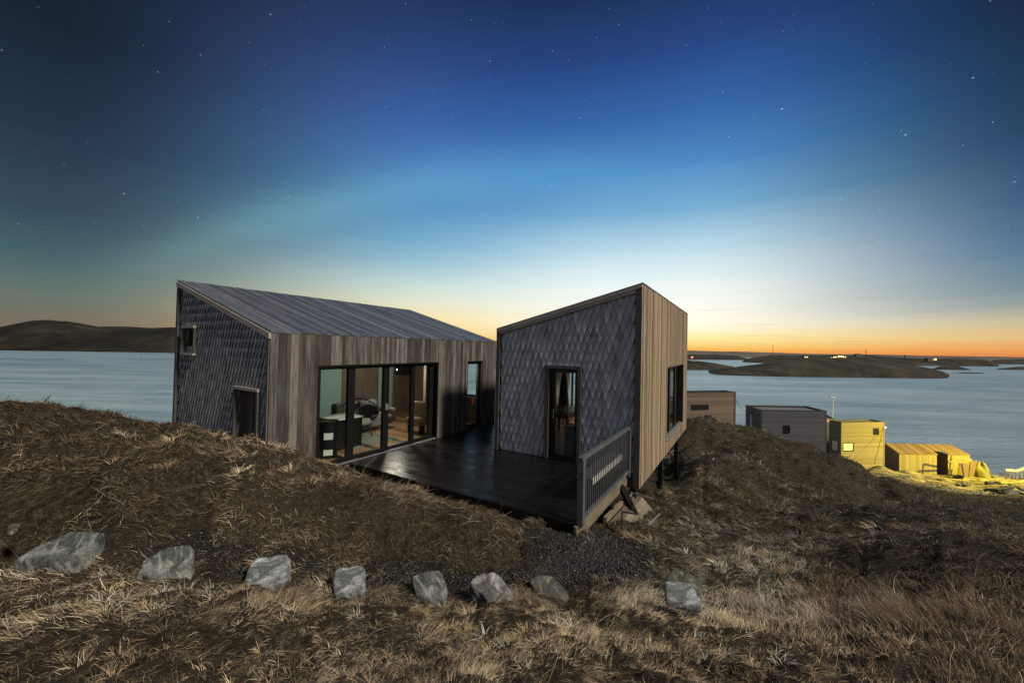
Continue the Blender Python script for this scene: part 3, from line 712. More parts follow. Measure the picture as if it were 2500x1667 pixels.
# sliding glass front
SD = bpy.data.objects.new('sliding_door', None); COL.objects.link(SD); SD.parent = A; SD.location = (AX1 - .1 + 9.2, (G0 + G1) / 2 - 7.2, 0)
xg = AX1 - .13
mulls = [(5.31, 5.47), (6.26, 6.42), (7.14, 7.26)]
b = MB(); frame_y(b, AX1 - .004, G0 + .002, G1 - .002, .002, ZL - .002, .035, .19)
frame_y(b, xg + .04, G0 + .037, G1 - .037, .037, ZL - .037, .055, .08, mull=mulls)
b.box((xg + .04, G0 + .037, .092), (xg - .04, G0 + .12, ZL - .092)); b.box((xg + .04, 7.80, .092), (xg - .04, G1 - .037, ZL - .092))
b.build('frame', M['black'], SD)
for y0, y1 in ((G0 + .12, 5.31), (5.47, 6.26), (6.42, 7.14), (7.26, 7.80)):
    b = MB(); b.box((xg, y0, .092), (xg - .012, y1, ZL - .092), .5); b.build('pane', M['glass'], SD)
b = MB(); b.box((xg + .041, 6.30, .98), (xg + .075, 6.375, 1.12), .5); b.build('handle', M['galv'], SD)
b = MB(); b.box((AX1 + .012, 4.62, .012), (AX1 + .05, 5.5, .045)); b.box((AX1 + .012, 7.1, .012), (AX1 + .05, 7.95, .045)); b.box((AX1 + .006, 5.502, .008), (AX1 + .03, 7.098, .03)); b.build('threshold', M['galv'], SD)
ND = bpy.data.objects.new('glass_door', None); COL.objects.link(ND); ND.parent = A; ND.location = (AX1 + 9.2, (N0 + N1) / 2 - 7.2, 0)
b = MB(); frame_y(b, AX1 - .004, N0 + .002, N1 - .002, .002, ZL - .002, .03, .19); frame_y(b, xg + .03, N0 + .032, N1 - .032, .032, ZL - .032, .07, .07); b.build('frame', M['black'], ND)
b = MB(); b.box((xg, N0 + .102, .102), (xg - .012, N1 - .102, ZL - .102), .5); b.build('pane', M['glass'], ND)
# gable window and gable door with pale trims
GW = bpy.data.objects.new('window', None); COL.objects.link(GW); GW.parent = A; GW.location = (-10.55 + 9.2, AY0 - 7.2, 2.5)
b = MB(); x0, x1, z0, z1 = gh[0]
b.box((x0 - .05, AY0 - .04, z0 - .05), (x1 + .05, AY0 + .10, z0 - .002), .9); b.build('sill', M['trim'], GW); b = MB(); b.box((x0 - .05, AY0 - .04, z1 + .002), (x1 + .05, AY0 + .10, z1 + .05), .95)
b.build('casing', M['trim'], GW)
b = MB(); b.box((x0 - .05, AY0 - .03, z0 - .001), (x0 - .001, AY0 + .10, z1 + .001), .3); b.build('jamb', M['trimv'], GW)
b = MB(); b.box((x1 + .001, AY0 - .03, z0 - .001), (x1 + .05, AY0 + .10, z1 + .001), .3); b.build('jamb', M['trimv'], GW)
b = MB(); frame_x(b, AY0 + .11, x0 + .001, x1 - .001, z0 + .001, z1 - .001, .04, .06); b.build('frame', M['black'], GW)
b = MB(); b.box((x0 + .04, AY0 + .14, z0 + .04), (x1 - .04, AY0 + .15, z1 - .04), .5); b.build('pane', M['glass'], GW)
GD = bpy.data.objects.new('door', None); COL.objects.link(GD); GD.parent = A; GD.location = (-7.95 + 9.2, AY0 - 7.2, .8)
x0, x1, z0, z1 = gh[1]
b = MB(); b.box((x0 - .06, AY0 - .04, z1 + .002), (x1 + .06, AY0 + .10, z1 + .055), .9); b.build('lintel', M['trim'], GD)
b = MB(); b.box((x0 - .05, AY0 - .03, 0), (x0 - .001, AY0 + .10, z1), .4); b.box((x1 + .001, AY0 - .03, 0), (x1 + .05, AY0 + .10, z1), .4); b.build('casing', M['trimv'], GD)
b = MB(); b.box((x0 + .001, AY0 + .16, .013), (x1 - .001, AY0 + .195, z1 - .001), .2); b.build('door_leaf', M['trimv'], GD)
b = MB(); b.bar((x0 + .34, AY0 + .15, .55), (x0 + .34, AY0 + .15, z1 - .05), .035); b.bar((x0 + .3, AY0 + .15, .5), (x1 - .02, AY0 + .15, .5), .02); b.build('rail', M['trimv'], GD)
# back windows; added pale sheets stand for the bright view through them
for (y0, y1, z0, z1) in bh:
    W = bpy.data.objects.new('window', None); COL.objects.link(W); W.parent = A; W.location = (AX0 + 9.2, (y0 + y1) / 2 - 7.2, 1)
    b = MB(); frame_y(b, AX0 + .17, y0 + .001, y1 - .001, z0 + .001, z1 - .001, .05, .06); b.build('frame', M['black'], W)
    b = MB(); b.box((AX0 + .14, y0 + .05, z0 + .05), (AX0 + .13, y1 - .05, z1 - .05)); b.build('pane', M['glass'], W)
    b = MB(); b.box((AX0 + .205, y0 + .02, z0 + .03), (AX0 + .209, y1 - .02, z1 + .03)); b.build('bright_sheet', M['bright_sheet'], W)
W = bpy.data.objects.new('window', None); COL.objects.link(W); W.parent = A; W.location = (-8.2 + 9.2, AY1 - 7.2, 1)
x0, x1, z0, z1 = eh[0]
b = MB(); frame_x(b, AY1 - .1, x0 + .001, x1 - .001, z0 + .001, z1 - .001, .05, .06, out=1); b.build('frame', M['black'], W)
b = MB(); b.box((x0 + .05, AY1 - .13, z0 + .05), (x1 - .05, AY1 - .12, z1 - .05)); b.build('pane', M['glass'], W)

# ------------------------------------------------------------------ small cabin
ZBL, ZBR, ZBB = 2.984, 3.882, -.281
def zb_(x): return ZBL + (ZBR - ZBL) * (x - BX0) / (BX1 - BX0)
Bc = thing('timber_cabin', 'smaller raised cabin with dark shingle front, tan board side and peaked corner', 'cabin', (-3.5, 11.7, 0))
D0, D1, ZD = -3.93, -3.05, 2.13
dh = [(D0 + .11, D1 - .085, 0.02, ZD - .075)]
wh = [(11.2, 14.46, .09, 2.07)]
bb = [(-4.9, -3.1, .15, 2.2)]
lh = [(12.45, 14.2, .15, 2.1)]
b = MB(); planks(b, 'y', BX1, 1, BY0, BY1, ZBB, ZBR - .02, wh, w=(.045, .10), jit=.006); b.build('side_wall', M['plank_b'], Bc)
b = MB(); planks(b, 'y', BX0, -1, BY0, BY1, -.2, ZBL - .02, lh); planks(b, 'x', BY1, 1, BX0, BX1, -.25, lambda x: zb_(x) - .02, bb); b.build('rear_wall', M['plank'], Bc)
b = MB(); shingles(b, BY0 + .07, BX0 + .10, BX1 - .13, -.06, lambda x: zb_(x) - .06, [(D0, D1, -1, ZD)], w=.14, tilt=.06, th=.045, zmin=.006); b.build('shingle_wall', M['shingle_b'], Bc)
b = MB()
panel(b, 'x', BY0 + .10, BY0 + .16, BX0 + .025, BX1 - .03, ZBB + .02, lambda x: zb_(x) - .05, dh, .1)
panel(b, 'x', BY1 - .16, BY1 - .03, BX0 + .025, BX1 - .03, ZBB + .02, lambda x: zb_(x) - .05, bb, .1)
panel(b, 'y', BX0 + .025, BX0 + .15, BY0 + .16, BY1 - .16, ZBB + .02, ZBL - .06, lh, .1)
panel(b, 'y', BX1 - .16, BX1 - .026, BY0 + .16, BY1 - .16, ZBB + .02, ZBR - .06, wh, .1)
b.build('wall_core', M['inner'], Bc)
b = MB(); b.box((BX0 + .02, BY0 + .02, ZBB - .004), (BX1 - .03, BY1 - .03, -.02), .5); b.build('underside', M['roofdark'], Bc)
b = MB(); yy_ = BY0 + .16
while yy_ < BY1 - .16: b.box((BX0 + .15, yy_, -.019), (BX1 - .16, min(yy_ + .157, BY1 - .16), .012)); yy_ += .16
b.build('floor', M['floor'], Bc)
b = MB(); y = BY0 - .012
while y < BY1 + .01:
    y1 = min(y + random.uniform(.11, .15), BY1 + .012); h = random.uniform(0, .006); t = random.random()
    hi, lo = BX1 + .012, BX0 - .012; z0, z1 = zb_(lo) + h, zb_(hi) + h
    b.hexa([(lo, y, z0 - .028), (hi, y, z1 - .028), (hi, y1 - .004, z1 - .028), (lo, y1 - .004, z0 - .028), (lo, y, z0), (hi, y, z1), (hi, y1 - .004, z1), (lo, y1 - .004, z0)], t); y = y1
b.build('roof', M['roof'], Bc)
b = MB(); P = [(BX0 + .02, BY0 + .02, -.12), (BX1 - .03, BY0 + .02, -.12), (BX1 - .03, BY1 - .02, -.12), (BX0 + .02, BY1 - .02, -.12)]
b.hexa([(x, y, zb_(x) - .12) for x, y, _ in P] + [(x, y, zb_(x) - .03) for x, y, _ in P], .4); b.build('roof_deck', M['ceil'], Bc)
b = MB(); yy0, yy1 = BY0 - .02, BY0 + .095
def slab(d0, d1, y0, y1, x0=BX0, x1=BX1): b.hexa([(x0, y0, zb_(x0) - d1), (x1, y0, zb_(x1) - d1), (x1, y1, zb_(x1) - d1), (x0, y1, zb_(x0) - d1), (x0, y0, zb_(x0) - d0), (x1, y0, zb_(x1) - d0), (x1, y1, zb_(x1) - d0), (x0, y1, zb_(x0) - d0)], .8)
slab(.03, .10, BY0 - .035, yy1); slab(.102, .17, BY0 - .02, yy1, BX0 + .09, BX1 - .125)
b.build('fascia', M['trim'], Bc)
b = MB(); b.box((BX0 - .004, yy0, -.08), (BX0 + .09, yy1, zb_(BX0) - .104), .3); b.build('corner_board', M['trimv'], Bc)
b = MB(); b.box((BX1 - .125, yy0, ZBB + .01), (BX1 - .004, yy1, zb_(BX1 - .125) - .104), .35); b.build('corner_board', M['trimv'], Bc)
# glazed door
dr = bpy.data.objects.new('glass_door', None); COL.objects.link(dr); dr.parent = Bc; dr.location = ((D0 + D1) / 2 + 3.5, BY0 - 11.7, 0)
x0, x1, z0, z1 = dh[0]
b = MB(); b.box((D0, BY0 - .03, ZD - .07), (D1, BY0 + .11, ZD), .7); b.box((D0, BY0 - .02, .0), (D0 + .10, BY0 + .11, ZD - .072), .25); b.box((D1 - .08, BY0 - .02, .0), (D1, BY0 + .11, ZD - .072), .45); b.build('casing', M['trimv'], dr)
b = MB(); frame_x(b, BY0 + .03, x0 + .001, x1 - .001, z0 + .001, z1 - .001, .03, .12); frame_x(b, BY0 + .07, x0 + .031, x1 - .031, z0 + .031, z1 - .031, .055, .06); b.box((x0 + .03, BY0 + .069, .05), (x0 + .12, BY0 + .12, z1 - .03)); b.build('frame', M['black'], dr)
b = MB(); b.box((x0 + .12, BY0 + .1, z0 + .086), (x1 - .086, BY0 + .112, z1 - .086), .5); b.build('pane', M['glass'], dr)
b = MB(); b.tube([(x0 + .10, BY0 + .03, .92), (x0 + .10, BY0 + .03, 1.12)], .009); b.tube([(x0 + .10, BY0 + .07, .95), (x0 + .10, BY0 + .03, .95)], .007); b.tube([(x0 + .10, BY0 + .07, 1.09), (x0 + .10, BY0 + .03, 1.09)], .007); b.build('handle', M['galv'], dr)
# side window: three lights in a deep reveal with a metal sill
sw = bpy.data.objects.new('window', None); COL.objects.link(sw); sw.parent = Bc; sw.location = (BX1 + 3.5, 12.8 - 11.7, 1)
y0, y1, z0, z1 = wh[0]
b = MB(); frame_y(b, BX1 - .10, y0 + .001, y1 - .001, z0 + .001, z1 - .001, .06, .07, mull=((12.25, 12.38), (13.3, 13.42))); b.build('frame', M['black'], sw)
for p, q in ((y0 + .06, 12.25), (12.38, 13.3), (13.42, y1 - .06)):
    b = MB(); b.box((BX1 - .13, p, z0 + .06), (BX1 - .142, q, z1 - .06), .5); b.build('pane', M['glass'], sw)
b = MB(); b.hexa([(BX1 - .10, y0, z0 - .005), (BX1 + .035, y0, z0 - .03), (BX1 + .035, y1, z0 - .03), (BX1 - .10, y1, z0 - .005), (BX1 - .10, y0, z0 + .012), (BX1 + .035, y0, z0 - .012), (BX1 + .035, y1, z0 - .012), (BX1 - .10, y1, z0 + .012)], .5); b.build('sill', M['galv'], sw)
b = MB(); b.box((BX1 - .1, y1 + .0, z0), (BX1 - .003, y1 - .012, z1), .5); b.box((BX1 - .1, y0, z1), (BX1 - .003, y1, z1 - .012), .5); b.build('reveal', M['steel'], sw)
W = bpy.data.objects.new('window', None); COL.objects.link(W); W.parent = Bc; W.location = (-4 + 3.5, BY1 - 11.7, 1)
x0, x1, z0, z1 = bb[0]
b = MB(); frame_x(b, BY1 - .07, x0 + .001, x1 - .001, z0 + .001, z1 - .001, .06, .06, out=1, mull=((-4.35, -4.25), (-3.85, -3.8))); b.build('frame', M['black'], W)
b = MB(); b.box((x0 + .06, BY1 - .1, z0 + .06), (x1 - .06, BY1 - .09, z1 - .06)); b.build('pane', M['glass'], W)
W = bpy.data.objects.new('window', None); COL.objects.link(W); W.parent = Bc; W.location = (BX0 + 3.5, 13.2 - 11.7, 1)
y0, y1, z0, z1 = lh[0]
b = MB(); frame_y(b, BX0 + .12, y0 + .001, y1 - .001, z0 + .001, z1 - .001, .05, .06, mull=((12.78, 12.85), (13.5, 13.56))); b.build('frame', M['black'], W)
b = MB(); b.box((BX0 + .10, y0 + .05, z0 + .05), (BX0 + .09, y1 - .05, z1 - .05)); b.build('pane', M['glass'], W)
# stilts below the floor
for x, y in ((-2.0, 14.6), (-2.0, 11.6), (-4.8, 14.6), (-4.8, 11.6), (-2.0, 8.5)):
    g = gz(x, y) - .3; b = MB(); b.box((x - .06, y - .06, g), (x + .06, y + .06, ZBB - .006), .5); b.build('stilt', M['steel'], Bc)

# ------------------------------------------------------------------ deck
dk = thing('deck', 'dark wet timber deck between the two cabins', 'deck', (-4.5, 7, 0))
b = MB(); DX1 = -2.02
for k in range(96):
    y = 5.3 + k * .118; y1 = y + .112
    xr = DX1 if y1 < BY0 - .06 else BX0 - .01
    b.box((AX1 + .014, y, -.032 + random.uniform(-.002, .002)), (xr, y1, random.uniform(-.003, .003)))
b.box((BX0 - .008, BY0 - .19, -.036), (DX1 - .002, BY0 + .066, -.006), .4)
b.build('boards', M['deck'], dk)
b = MB(); b.box((DX1 - .04, 5.26, -.24), (DX1 - .002, BY0 + .1, -.034), .8); b.build('rim_beam', M['beam'], dk)
b = MB(); b.box((-5.2, 5.262, -.24), (DX1 - .042, 5.295, -.004), .1); b.build('end_beam', M['deck'], dk)
b = MB()
for x in np.arange(-6.9, -2.2, .6): b.box((x, 5.32, -.2), (x + .05, BY0 + .6, -.034), .4)
b.build('joists', M['beam'], dk)
for x, y in ((-2.05, 7.0), (-3.6, 6.4), (-3.6, 7.6)):
    b = MB(); b.box((x - .05, y - .05, gz(x, y) - .2), (x + .05, y + .05, -.31), .2); b.build('post', M['steel'], dk)
p0 = (-2.02, 7.55, -.12); 
b = MB(); q = Pz(1575, 1272, -.95); b.bar(p0, (q[0], q[1], q[2] - .25), .10, .10, tone=.3); b.build('brace', M['steel'], dk)
# lower boards and pallet timbers under the deck edge
lb = thing('lower_beam', 'pale timber planks leaning under the deck edge', 'timber', tuple(Pz(1490, 1260, -.6)))
a = Pz(1484, 1278, -.42); c = Pz(1556, 1200, -.62); dn = Vector((.42, .05, -.42))
b = MB()
for k in range(4):
    o1 = dn * (k * .243); b.hexa([Vector(a) + o1 + Vector((0, 0, -.03)), Vector(a) + o1 + dn * .24 + Vector((0, 0, -.03)), Vector(c) + o1 + dn * .24 + Vector((0, 0, -.03)), Vector(c) + o1 + Vector((0, 0, -.03)),
                                 Vector(a) + o1, Vector(a) + o1 + dn * .24, Vector(c) + o1 + dn * .24, Vector(c) + o1])
b.build('boards', M['beam'], lb)
b = MB(); b.bar(Vector(a) + Vector((-.05, 0, .05)), Vector(c) + Vector((-.05, 0, .05)), .06, .09); b.build('top_rail', M['beam'], lb)
pi = MB(); pi.tube([Pd(1548, 1205, 7.6), Pd(1575, 1211, 7.4), Pd(1592, 1217, 7.3)], .022); pi = pi.build('drain_pipe', M['galv']); tag(pi, 'thin metal pipe sticking out beside the dark deck brace', 'pipe')
pi = MB(); pi.tube([Pd(1583, 1280, 6.3), Pd(1611, 1253, 6.4)], .014); pi = pi.build('metal_rod', M['galv']); tag(pi, 'pale metal rod poking from the grass below the small cabin', 'rod')
pi = MB(); pi.tube([Pd(1517, 1288, 5.9), Pd(1519, 1248, 6.3), Pd(1555, 1255, 6.3)], .014); pi = pi.build('bent_pipe', M['steel']); tag(pi, 'dark bent pipe in front of the pale planks under the deck', 'pipe')

# railing
rl = thing('railing', 'grey blue railing with thin upright bars at the deck edge', 'railing', (-1.95, 6.6, 0))
RX = -2.0; RY0, RY1 = 5.36, 8.03; RT_ = .945
b = MB(); b.box((RX - .035, RY0 - .05, RT_ - .045), (RX + .035, RY1, RT_), .5); b.build('top_rail', M['railgrey'], rl)
b = MB(); b.box((RX - .03, RY0 + .04, .03), (RX + .03, RY1, .075), .5); b.build('bottom_rail', M['railgrey'], rl)
for y, w in ((RY0 - .045, .09), (RY1 - .08, .08)):
    b = MB(); b.box((RX - .045, y, -.05), (RX + .045, y + w, RT_ - .047), .5); b.build('post', M['railgrey'], rl)
n = 27
for i in range(n):
    y = RY0 + .1 + (RY1 - RY0 - .22) * i / (n - 1); b = MB(); b.box((RX - .008, y - .008, .076), (RX + .008, y + .008, RT_ - .046), .5); b.build('baluster', M['railgrey'], rl)
bn = thing('bench', 'low grey plank bench on the deck behind the railing', 'bench', (-2.3, 6.6, 0))
b = MB()
for k in range(2): b.box((-2.33 + k * .125, 6.0, .40), (-2.21 + k * .125, 7.85, .435))
b.build('seat', M['railgrey'], bn)
b = MB(); b.box((-2.083, 6.05, .33), (-2.06, 7.8, .433), .95); b.build('apron', M['white'], bn)  # white paints in the light along the bench's outer edge
for y in (6.1, 6.9, 7.7):
    b = MB(); b.box((-2.31, y, 0.004), (-2.10, y + .05, .398), .5); b.build('leg', M['railgrey'], bn)

# ------------------------------------------------------------------ things inside the cabins
def V3(p): return Vector((float(p[0]), float(p[1]), float(p[2])))
M['wicker'] = pbr('black_wicker', (.02, .02, .022), .6)
M['fabric'] = pbr('grey_fabric', lambda nt: nt.ramp(nt.noise(nt.coord(), 60., 3.), [(.3, (.12, .12, .12)), (.7, (.22, .215, .2))]), .95, spec=.1)
M['beige'] = pbr('beige_throw', lambda nt: nt.ramp(nt.noise(nt.coord(), 18., 3.), [(.3, (.32, .22, .14)), (.7, (.52, .38, .26))]), .95, spec=.1)
M['red'] = pbr('red_plastic', (.55, .03, .025), .35)
M['table'] = pbr('brown_table_wood', wood_color((.14, .08, .04, 1), (.28, .17, .09, 1), (.4, .27, .16, 1), axis=0, grey=0.), .4)
M['paper'] = pbr('pale_paper', (.55, .58, .58), .7)
M['marble'] = pbr('pale_table_top', (.50, .55, .55), .25)
fl = .012
def shell_chair(p, rz, name, label):
    t = thing(name, label, 'chair', (p.x, p.y, fl), rotz=rz)
    b = MB(); vs = []; fs = []; n, m = 20, 9
    for i in range(n + 1):
        a = -math.pi * .78 + i / n * math.pi * 1.56
        for j in range(m):
            q = j / (m - 1); h = .40 + .40 * q ** 1.6 * (.45 + .55 * max(0, math.cos(a)))
            r = (.10 + .26 * q ** .6)
            vs.append((-math.cos(a) * r, math.sin(a) * r, h))
    for i in range(n):
        for j in range(m - 1): fs.append((i * m + j, (i + 1) * m + j, (i + 1) * m + j + 1, i * m + j + 1))
    b.add(vs, fs, .5); s = b.build('shell', M['wicker'], t, smooth=True, off=(0, 0, 0)); so = s.modifiers.new('t', 'SOLIDIFY'); so.thickness = .02
    b = MB(); b.lathe((0, 0, .39), [(.02, 0), (.22, .005), (.24, .03), (.2, .06), (.02, .07)], 20, .5); b.build('seat', M['fabric'], t, smooth=True, off=(0, 0, 0))
    for sx in (-1, 1):
        for sy in (-1, 1):
            b = MB(); b.tube([(sx * .09, sy * .09, .40), (sx * .25, sy * .24, 0)], .008, 6, .5); b.build('leg', M['black'], t, off=(0, 0, 0))
    return t
shell_chair(V3(Pz(890, 1062, fl)), -.9, 'armchair', 'black shell armchair on wire legs behind the second glass pane')
p = V3(Pz(800, 1098, fl)); p = Vector((-7.85, 5.28, fl))
t = thing('stove', 'black cylindrical wood stove with pale label behind the leftmost pane', 'stove', p)
b = MB(); b.lathe(p, [(.19, 0), (.19, .74), (.2, .745), (.2, .78), (.05, .79)], 24, .5); b.build('body', M['black'], t, smooth=False)
b = MB(); b.lathe(p, [(.2, .781), (.205, .785), (.205, .80), (.1, .802)], 24, .5); b.build('top_plate', M['steel'], t)
dirc = Vector((EYE[0] - p.x, EYE[1] - p.y, 0)).normalized(); sd = Vector((-dirc.y, dirc.x, 0))
for z0, z1 in ((.42, .56), (.08, .2)):
    b = MB(); c = p + dirc * .196; b.hexa([c - sd * .09 + Vector((0, 0, z0)), c + sd * .09 + Vector((0, 0, z0)), c + sd * .09 - dirc * .03 + Vector((0, 0, z0)), c - sd * .09 - dirc * .03 + Vector((0, 0, z0)),
                                 c - sd * .09 + Vector((0, 0, z1)), c + sd * .09 + Vector((0, 0, z1)), c + sd * .09 - dirc * .03 + Vector((0, 0, z1)), c - sd * .09 - dirc * .03 + Vector((0, 0, z1))], .5); b.build('label_plate', M['paper'], t)
t = thing('side_table', 'dark low cabinet with pale top next to the round stove', 'side table', (-8.4, 5.9, fl))
b = MB(); b.box((-8.75, 5.6, fl + .004), (-8.1, 6.35, .72)); b.build('carcass', M['black'], t, bevel=.005)
b = MB(); b.box((-8.78, 5.57, .723), (-8.07, 6.38, .75)); b.build('table_top', M['marble'], t)
t = thing('rattan_chair', 'round backed cane chair under the bright window on the left', 'chair', (-8.9, 6.8, fl))
b = MB(); arc = [(-9.25 + .62 * k / 14, 6.55 + .75 * k / 14, .70 + .34 * math.sin(math.pi * (.12 + .8 * k / 14))) for k in range(15)]; b.tube(arc, .018, 8, .5); b.build('hoop', M['wicker'], t, smooth=True)
b = MB()
for k in range(1, 14): b.tube([arc[k], (arc[k][0] + .12, arc[k][1] - .1, .42)], .005, 5, .5)
b.build('spindles', M['wicker'], t)
b = MB(); b.lathe((-8.85, 6.8, .38), [(.05, 0), (.34, .01), (.36, .06), (.3, .12), (.05, .14)], 20, .5); b.build('cushion', M['fabric'], t, smooth=True)
for sx in (-.22, .22):
    for sy in (-.22, .22): b = MB(); b.tube([(-8.85 + sx, 6.8 + sy, .38), (-8.85 + sx * 1.2, 6.8 + sy * 1.2, fl)], .014, 6, .5); b.build('leg', M['wicker'], t)
# sofa with cushion and throw
t = thing('sofa', 'grey sofa with a beige throw behind the right hand panes', 'sofa', (-10.0, 8.9, fl))
def soft(name, a, b_, m, par, bev=.07):
    q = MB(); q.box(a, b_); o = q.build(name, m, par, bevel=bev, smooth=True); o.modifiers['bevel'].segments = 4; return o
soft('seat', (-9.8, 6.75, .15), (-9.05, 8.2, .44), M['fabric'], t); soft('backrest', (-10.0, 6.75, .3), (-9.76, 8.2, .82), M['fabric'], t); soft('armrest', (-9.8, 8.16, .2), (-9.05, 8.32, .62), M['fabric'], t)
soft('cushion', (-9.72, 7.4, .46), (-9.56, 7.85, .86), M['fabric'], t, .07); soft('throw', (-9.83, 7.7, .445), (-9.2, 8.1, .47), M['beige'], t, .01)
t = thing('lounge_chair', 'beige covered lounge chair behind the rightmost pane', 'chair', (-8.3, 9.3, fl))
soft('seat', (-8.35, 8.0, .22), (-7.8, 8.3, .46), M['beige'], t); soft('backrest', (-8.35, 8.2, .4), (-7.8, 8.33, .9), M['beige'], t, .05)
for x in (-8.3, -7.86): b = MB(); b.box((x, 8.06, fl + .002), (x + .03, 8.28, .22)); b.build('leg', M['black'], t)
rg = MB(); rg.box((-9.3, 5.9, fl + .004), (-7.9, 7.4, fl + .012), .5); rg = rg.build('rug', M['fabric']); tag(rg, 'pale grey rug on the oak floor of the larger cabin', 'rug')
t = thing('shelf_cabinet', 'dark wall cupboard high in the far corner of the larger cabin', 'cupboard', (-10.9, 10.3, 1.42))
b = MB(); b.box((-11.02, 10.02, 1.42), (-10.7, 10.66, 2.0)); b.build('carcass', M['steel'], t)
b = MB(); b.box((-10.698, 10.03, 1.44), (-10.68, 10.33, 1.98)); b.build('door', M['steel'], t)
b = MB(); b.box((-10.698, 10.35, 1.44), (-10.68, 10.65, 1.98)); b.build('door', M['steel'], t)
bt = thing('bottle', 'dark bottle on the sill behind the narrow glass door', 'bottle', (-8.22, AY1 - .25, .85))
b = MB(); b.lathe((-8.22, AY1 - .25, .824), [(.035, 0), (.037, .16), (.014, .22), (.013, .28)], 14, .5); b.build('body', M['black'], bt, smooth=True)
sl = MB(); sl.box((-8.9, AY1 - .33, .79), (-7.5, AY1 - .205, .822)); tag(sl.build('window_shelf', M['marble']), 'pale shelf under the window behind the narrow glass door', 'shelf')
pl = thing('pendant_lamp', 'tiny lit pendant lamp glimpsed through the third glass pane', 'lamp', (-9.3, 8.0, 2.0))
pc = Vector((-9.0, 8.25, 1.75)); b = MB(); b.tube([pc + Vector((0, 0, .06)), pc + Vector((0, 0, 1.2))], .005, 5, .5); b.build('cord', M['black'], pl)
b = MB(); b.lathe(pc, [(.006, 0), (.014, .015), (.014, .03), (.006, .045)], 8, .5); b.build('bulb', emis('bulb_glow', (1., .85, .65), 6.), pl)
pli = bpy.data.lights.new('pendant_light', 'POINT'); pli.energy = 55; pli.color = (1., .86, .72); pli.shadow_soft_size = .12
plo = bpy.data.objects.new('pendant_light', pli); COL.objects.link(plo); plo.parent = pl; plo.location = pc - pl.location + Vector((0, 0, -.1))
# small cabin interior
rlm = thing('table_lamp', 'glowing red lamp beside the far window of the small cabin', 'lamp', (-4.98, 12.9, .6))
rc = Vector((-4.98, 12.95, .16)); b = MB(); b.lathe(rc, [(.12, -.14), (.02, -.12), (.02, 0), (.03, 0)], 12, .5); b.build('base', M['black'], rlm)
b = MB(); b.lathe(rc, [(.10, 0), (.16, .03), (.15, .2), (.07, .24)], 16, .5); b.build('shade', emis('red_shade', (1., .06, .04), 1.1), rlm)
b = MB(); b.lathe(rc + Vector((0, 0, -.02)), [(.05, -.06), (.09, -.04), (.09, -.005), (.05, 0)], 12, .5); b.build('bulb', emis('bulb_white', (1., .85, .75), 2.), rlm)
rli = bpy.data.lights.new('table_light', 'POINT'); rli.energy = 14; rli.color = (1., .85, .75); rli.shadow_soft_size = .1
rlo = bpy.data.objects.new('table_light', rli); COL.objects.link(rlo); rlo.parent = rlm; rlo.location = rc - rlm.location + Vector((.35, -.3, .8))
t = thing('table', 'heavy brown wooden table inside the small cabin', 'table', (-4.5, 10.2, fl))
b = MB(); b.box((-5.0, 9.75, .70), (-4.05, 11.2, .76)); b.build('table_top', M['table'], t)
b = MB(); b.box((-4.95, 9.8, .60), (-4.1, 9.83, .698)); b.box((-4.12, 9.83, .60), (-4.09, 11.15, .698)); b.build('apron', M['table'], t)
for x in (-4.93, -4.16):
    for y in (9.84, 11.05): b = MB(); b.box((x, y, fl + .002), (x + .08, y + .08, .598)); b.build('leg', M['table'], t)
t = thing('coat_stand', 'dark coat hanging on a stand inside the small cabin', 'coat stand', (-4.85, 11.3, fl))
b = MB(); b.tube([(-4.85, 11.3, fl), (-4.85, 11.3, 1.95)], .02, 8, .5); b.build('pole', M['black'], t)
b = MB(); b.lathe((-4.85, 11.3, .75), [(.16, 0), (.15, .3), (.12, .65), (.08, .9), (.03, 1.08)], 12, .5); b.build('coat', M['wicker'], t, smooth=True)
t = thing('stool', 'bright red stool near the far window of the small cabin', 'stool', (-4.25, 11.9, fl))
b = MB(); b.lathe((-4.55, 12.55, .42), [(.17, 0), (.19, .01), (.19, .05), (.15, .06)], 18, .5); b.build('seat', M['red'], t, smooth=False)
for a in range(4): b = MB(); b.tube([(-4.55 + .1 * math.cos(a * 1.571 + .8), 12.55 + .1 * math.sin(a * 1.571 + .8), .42), (-4.55 + .2 * math.cos(a * 1.571 + .8), 12.55 + .2 * math.sin(a * 1.571 + .8), fl)], .014, 6, .5); b.build('leg', M['red'], t)
t = thing('box', 'pale box on the floor just inside the small cabin door', 'box', (-3.5, 8.7, fl))
b = MB(); b.box((-3.72, 8.75, fl + .002), (-3.25, 9.05, .62)); b.build('body', M['fabric'], t)
b = MB(); b.box((-3.73, 8.74, .622), (-3.24, 9.06, .65)); b.build('lid', M['wicker'], t)
pot = thing('cooking_pot', 'pale pot standing on the table in the small cabin', 'pot', (-4.4, 9.95, .761))
b = MB(); b.lathe((-4.35, 9.98, .761), [(.09, 0), (.11, .04), (.11, .15), (.105, .15), (.1, .03)], 18, .5); b.build('body', M['galv'], pot, smooth=True)

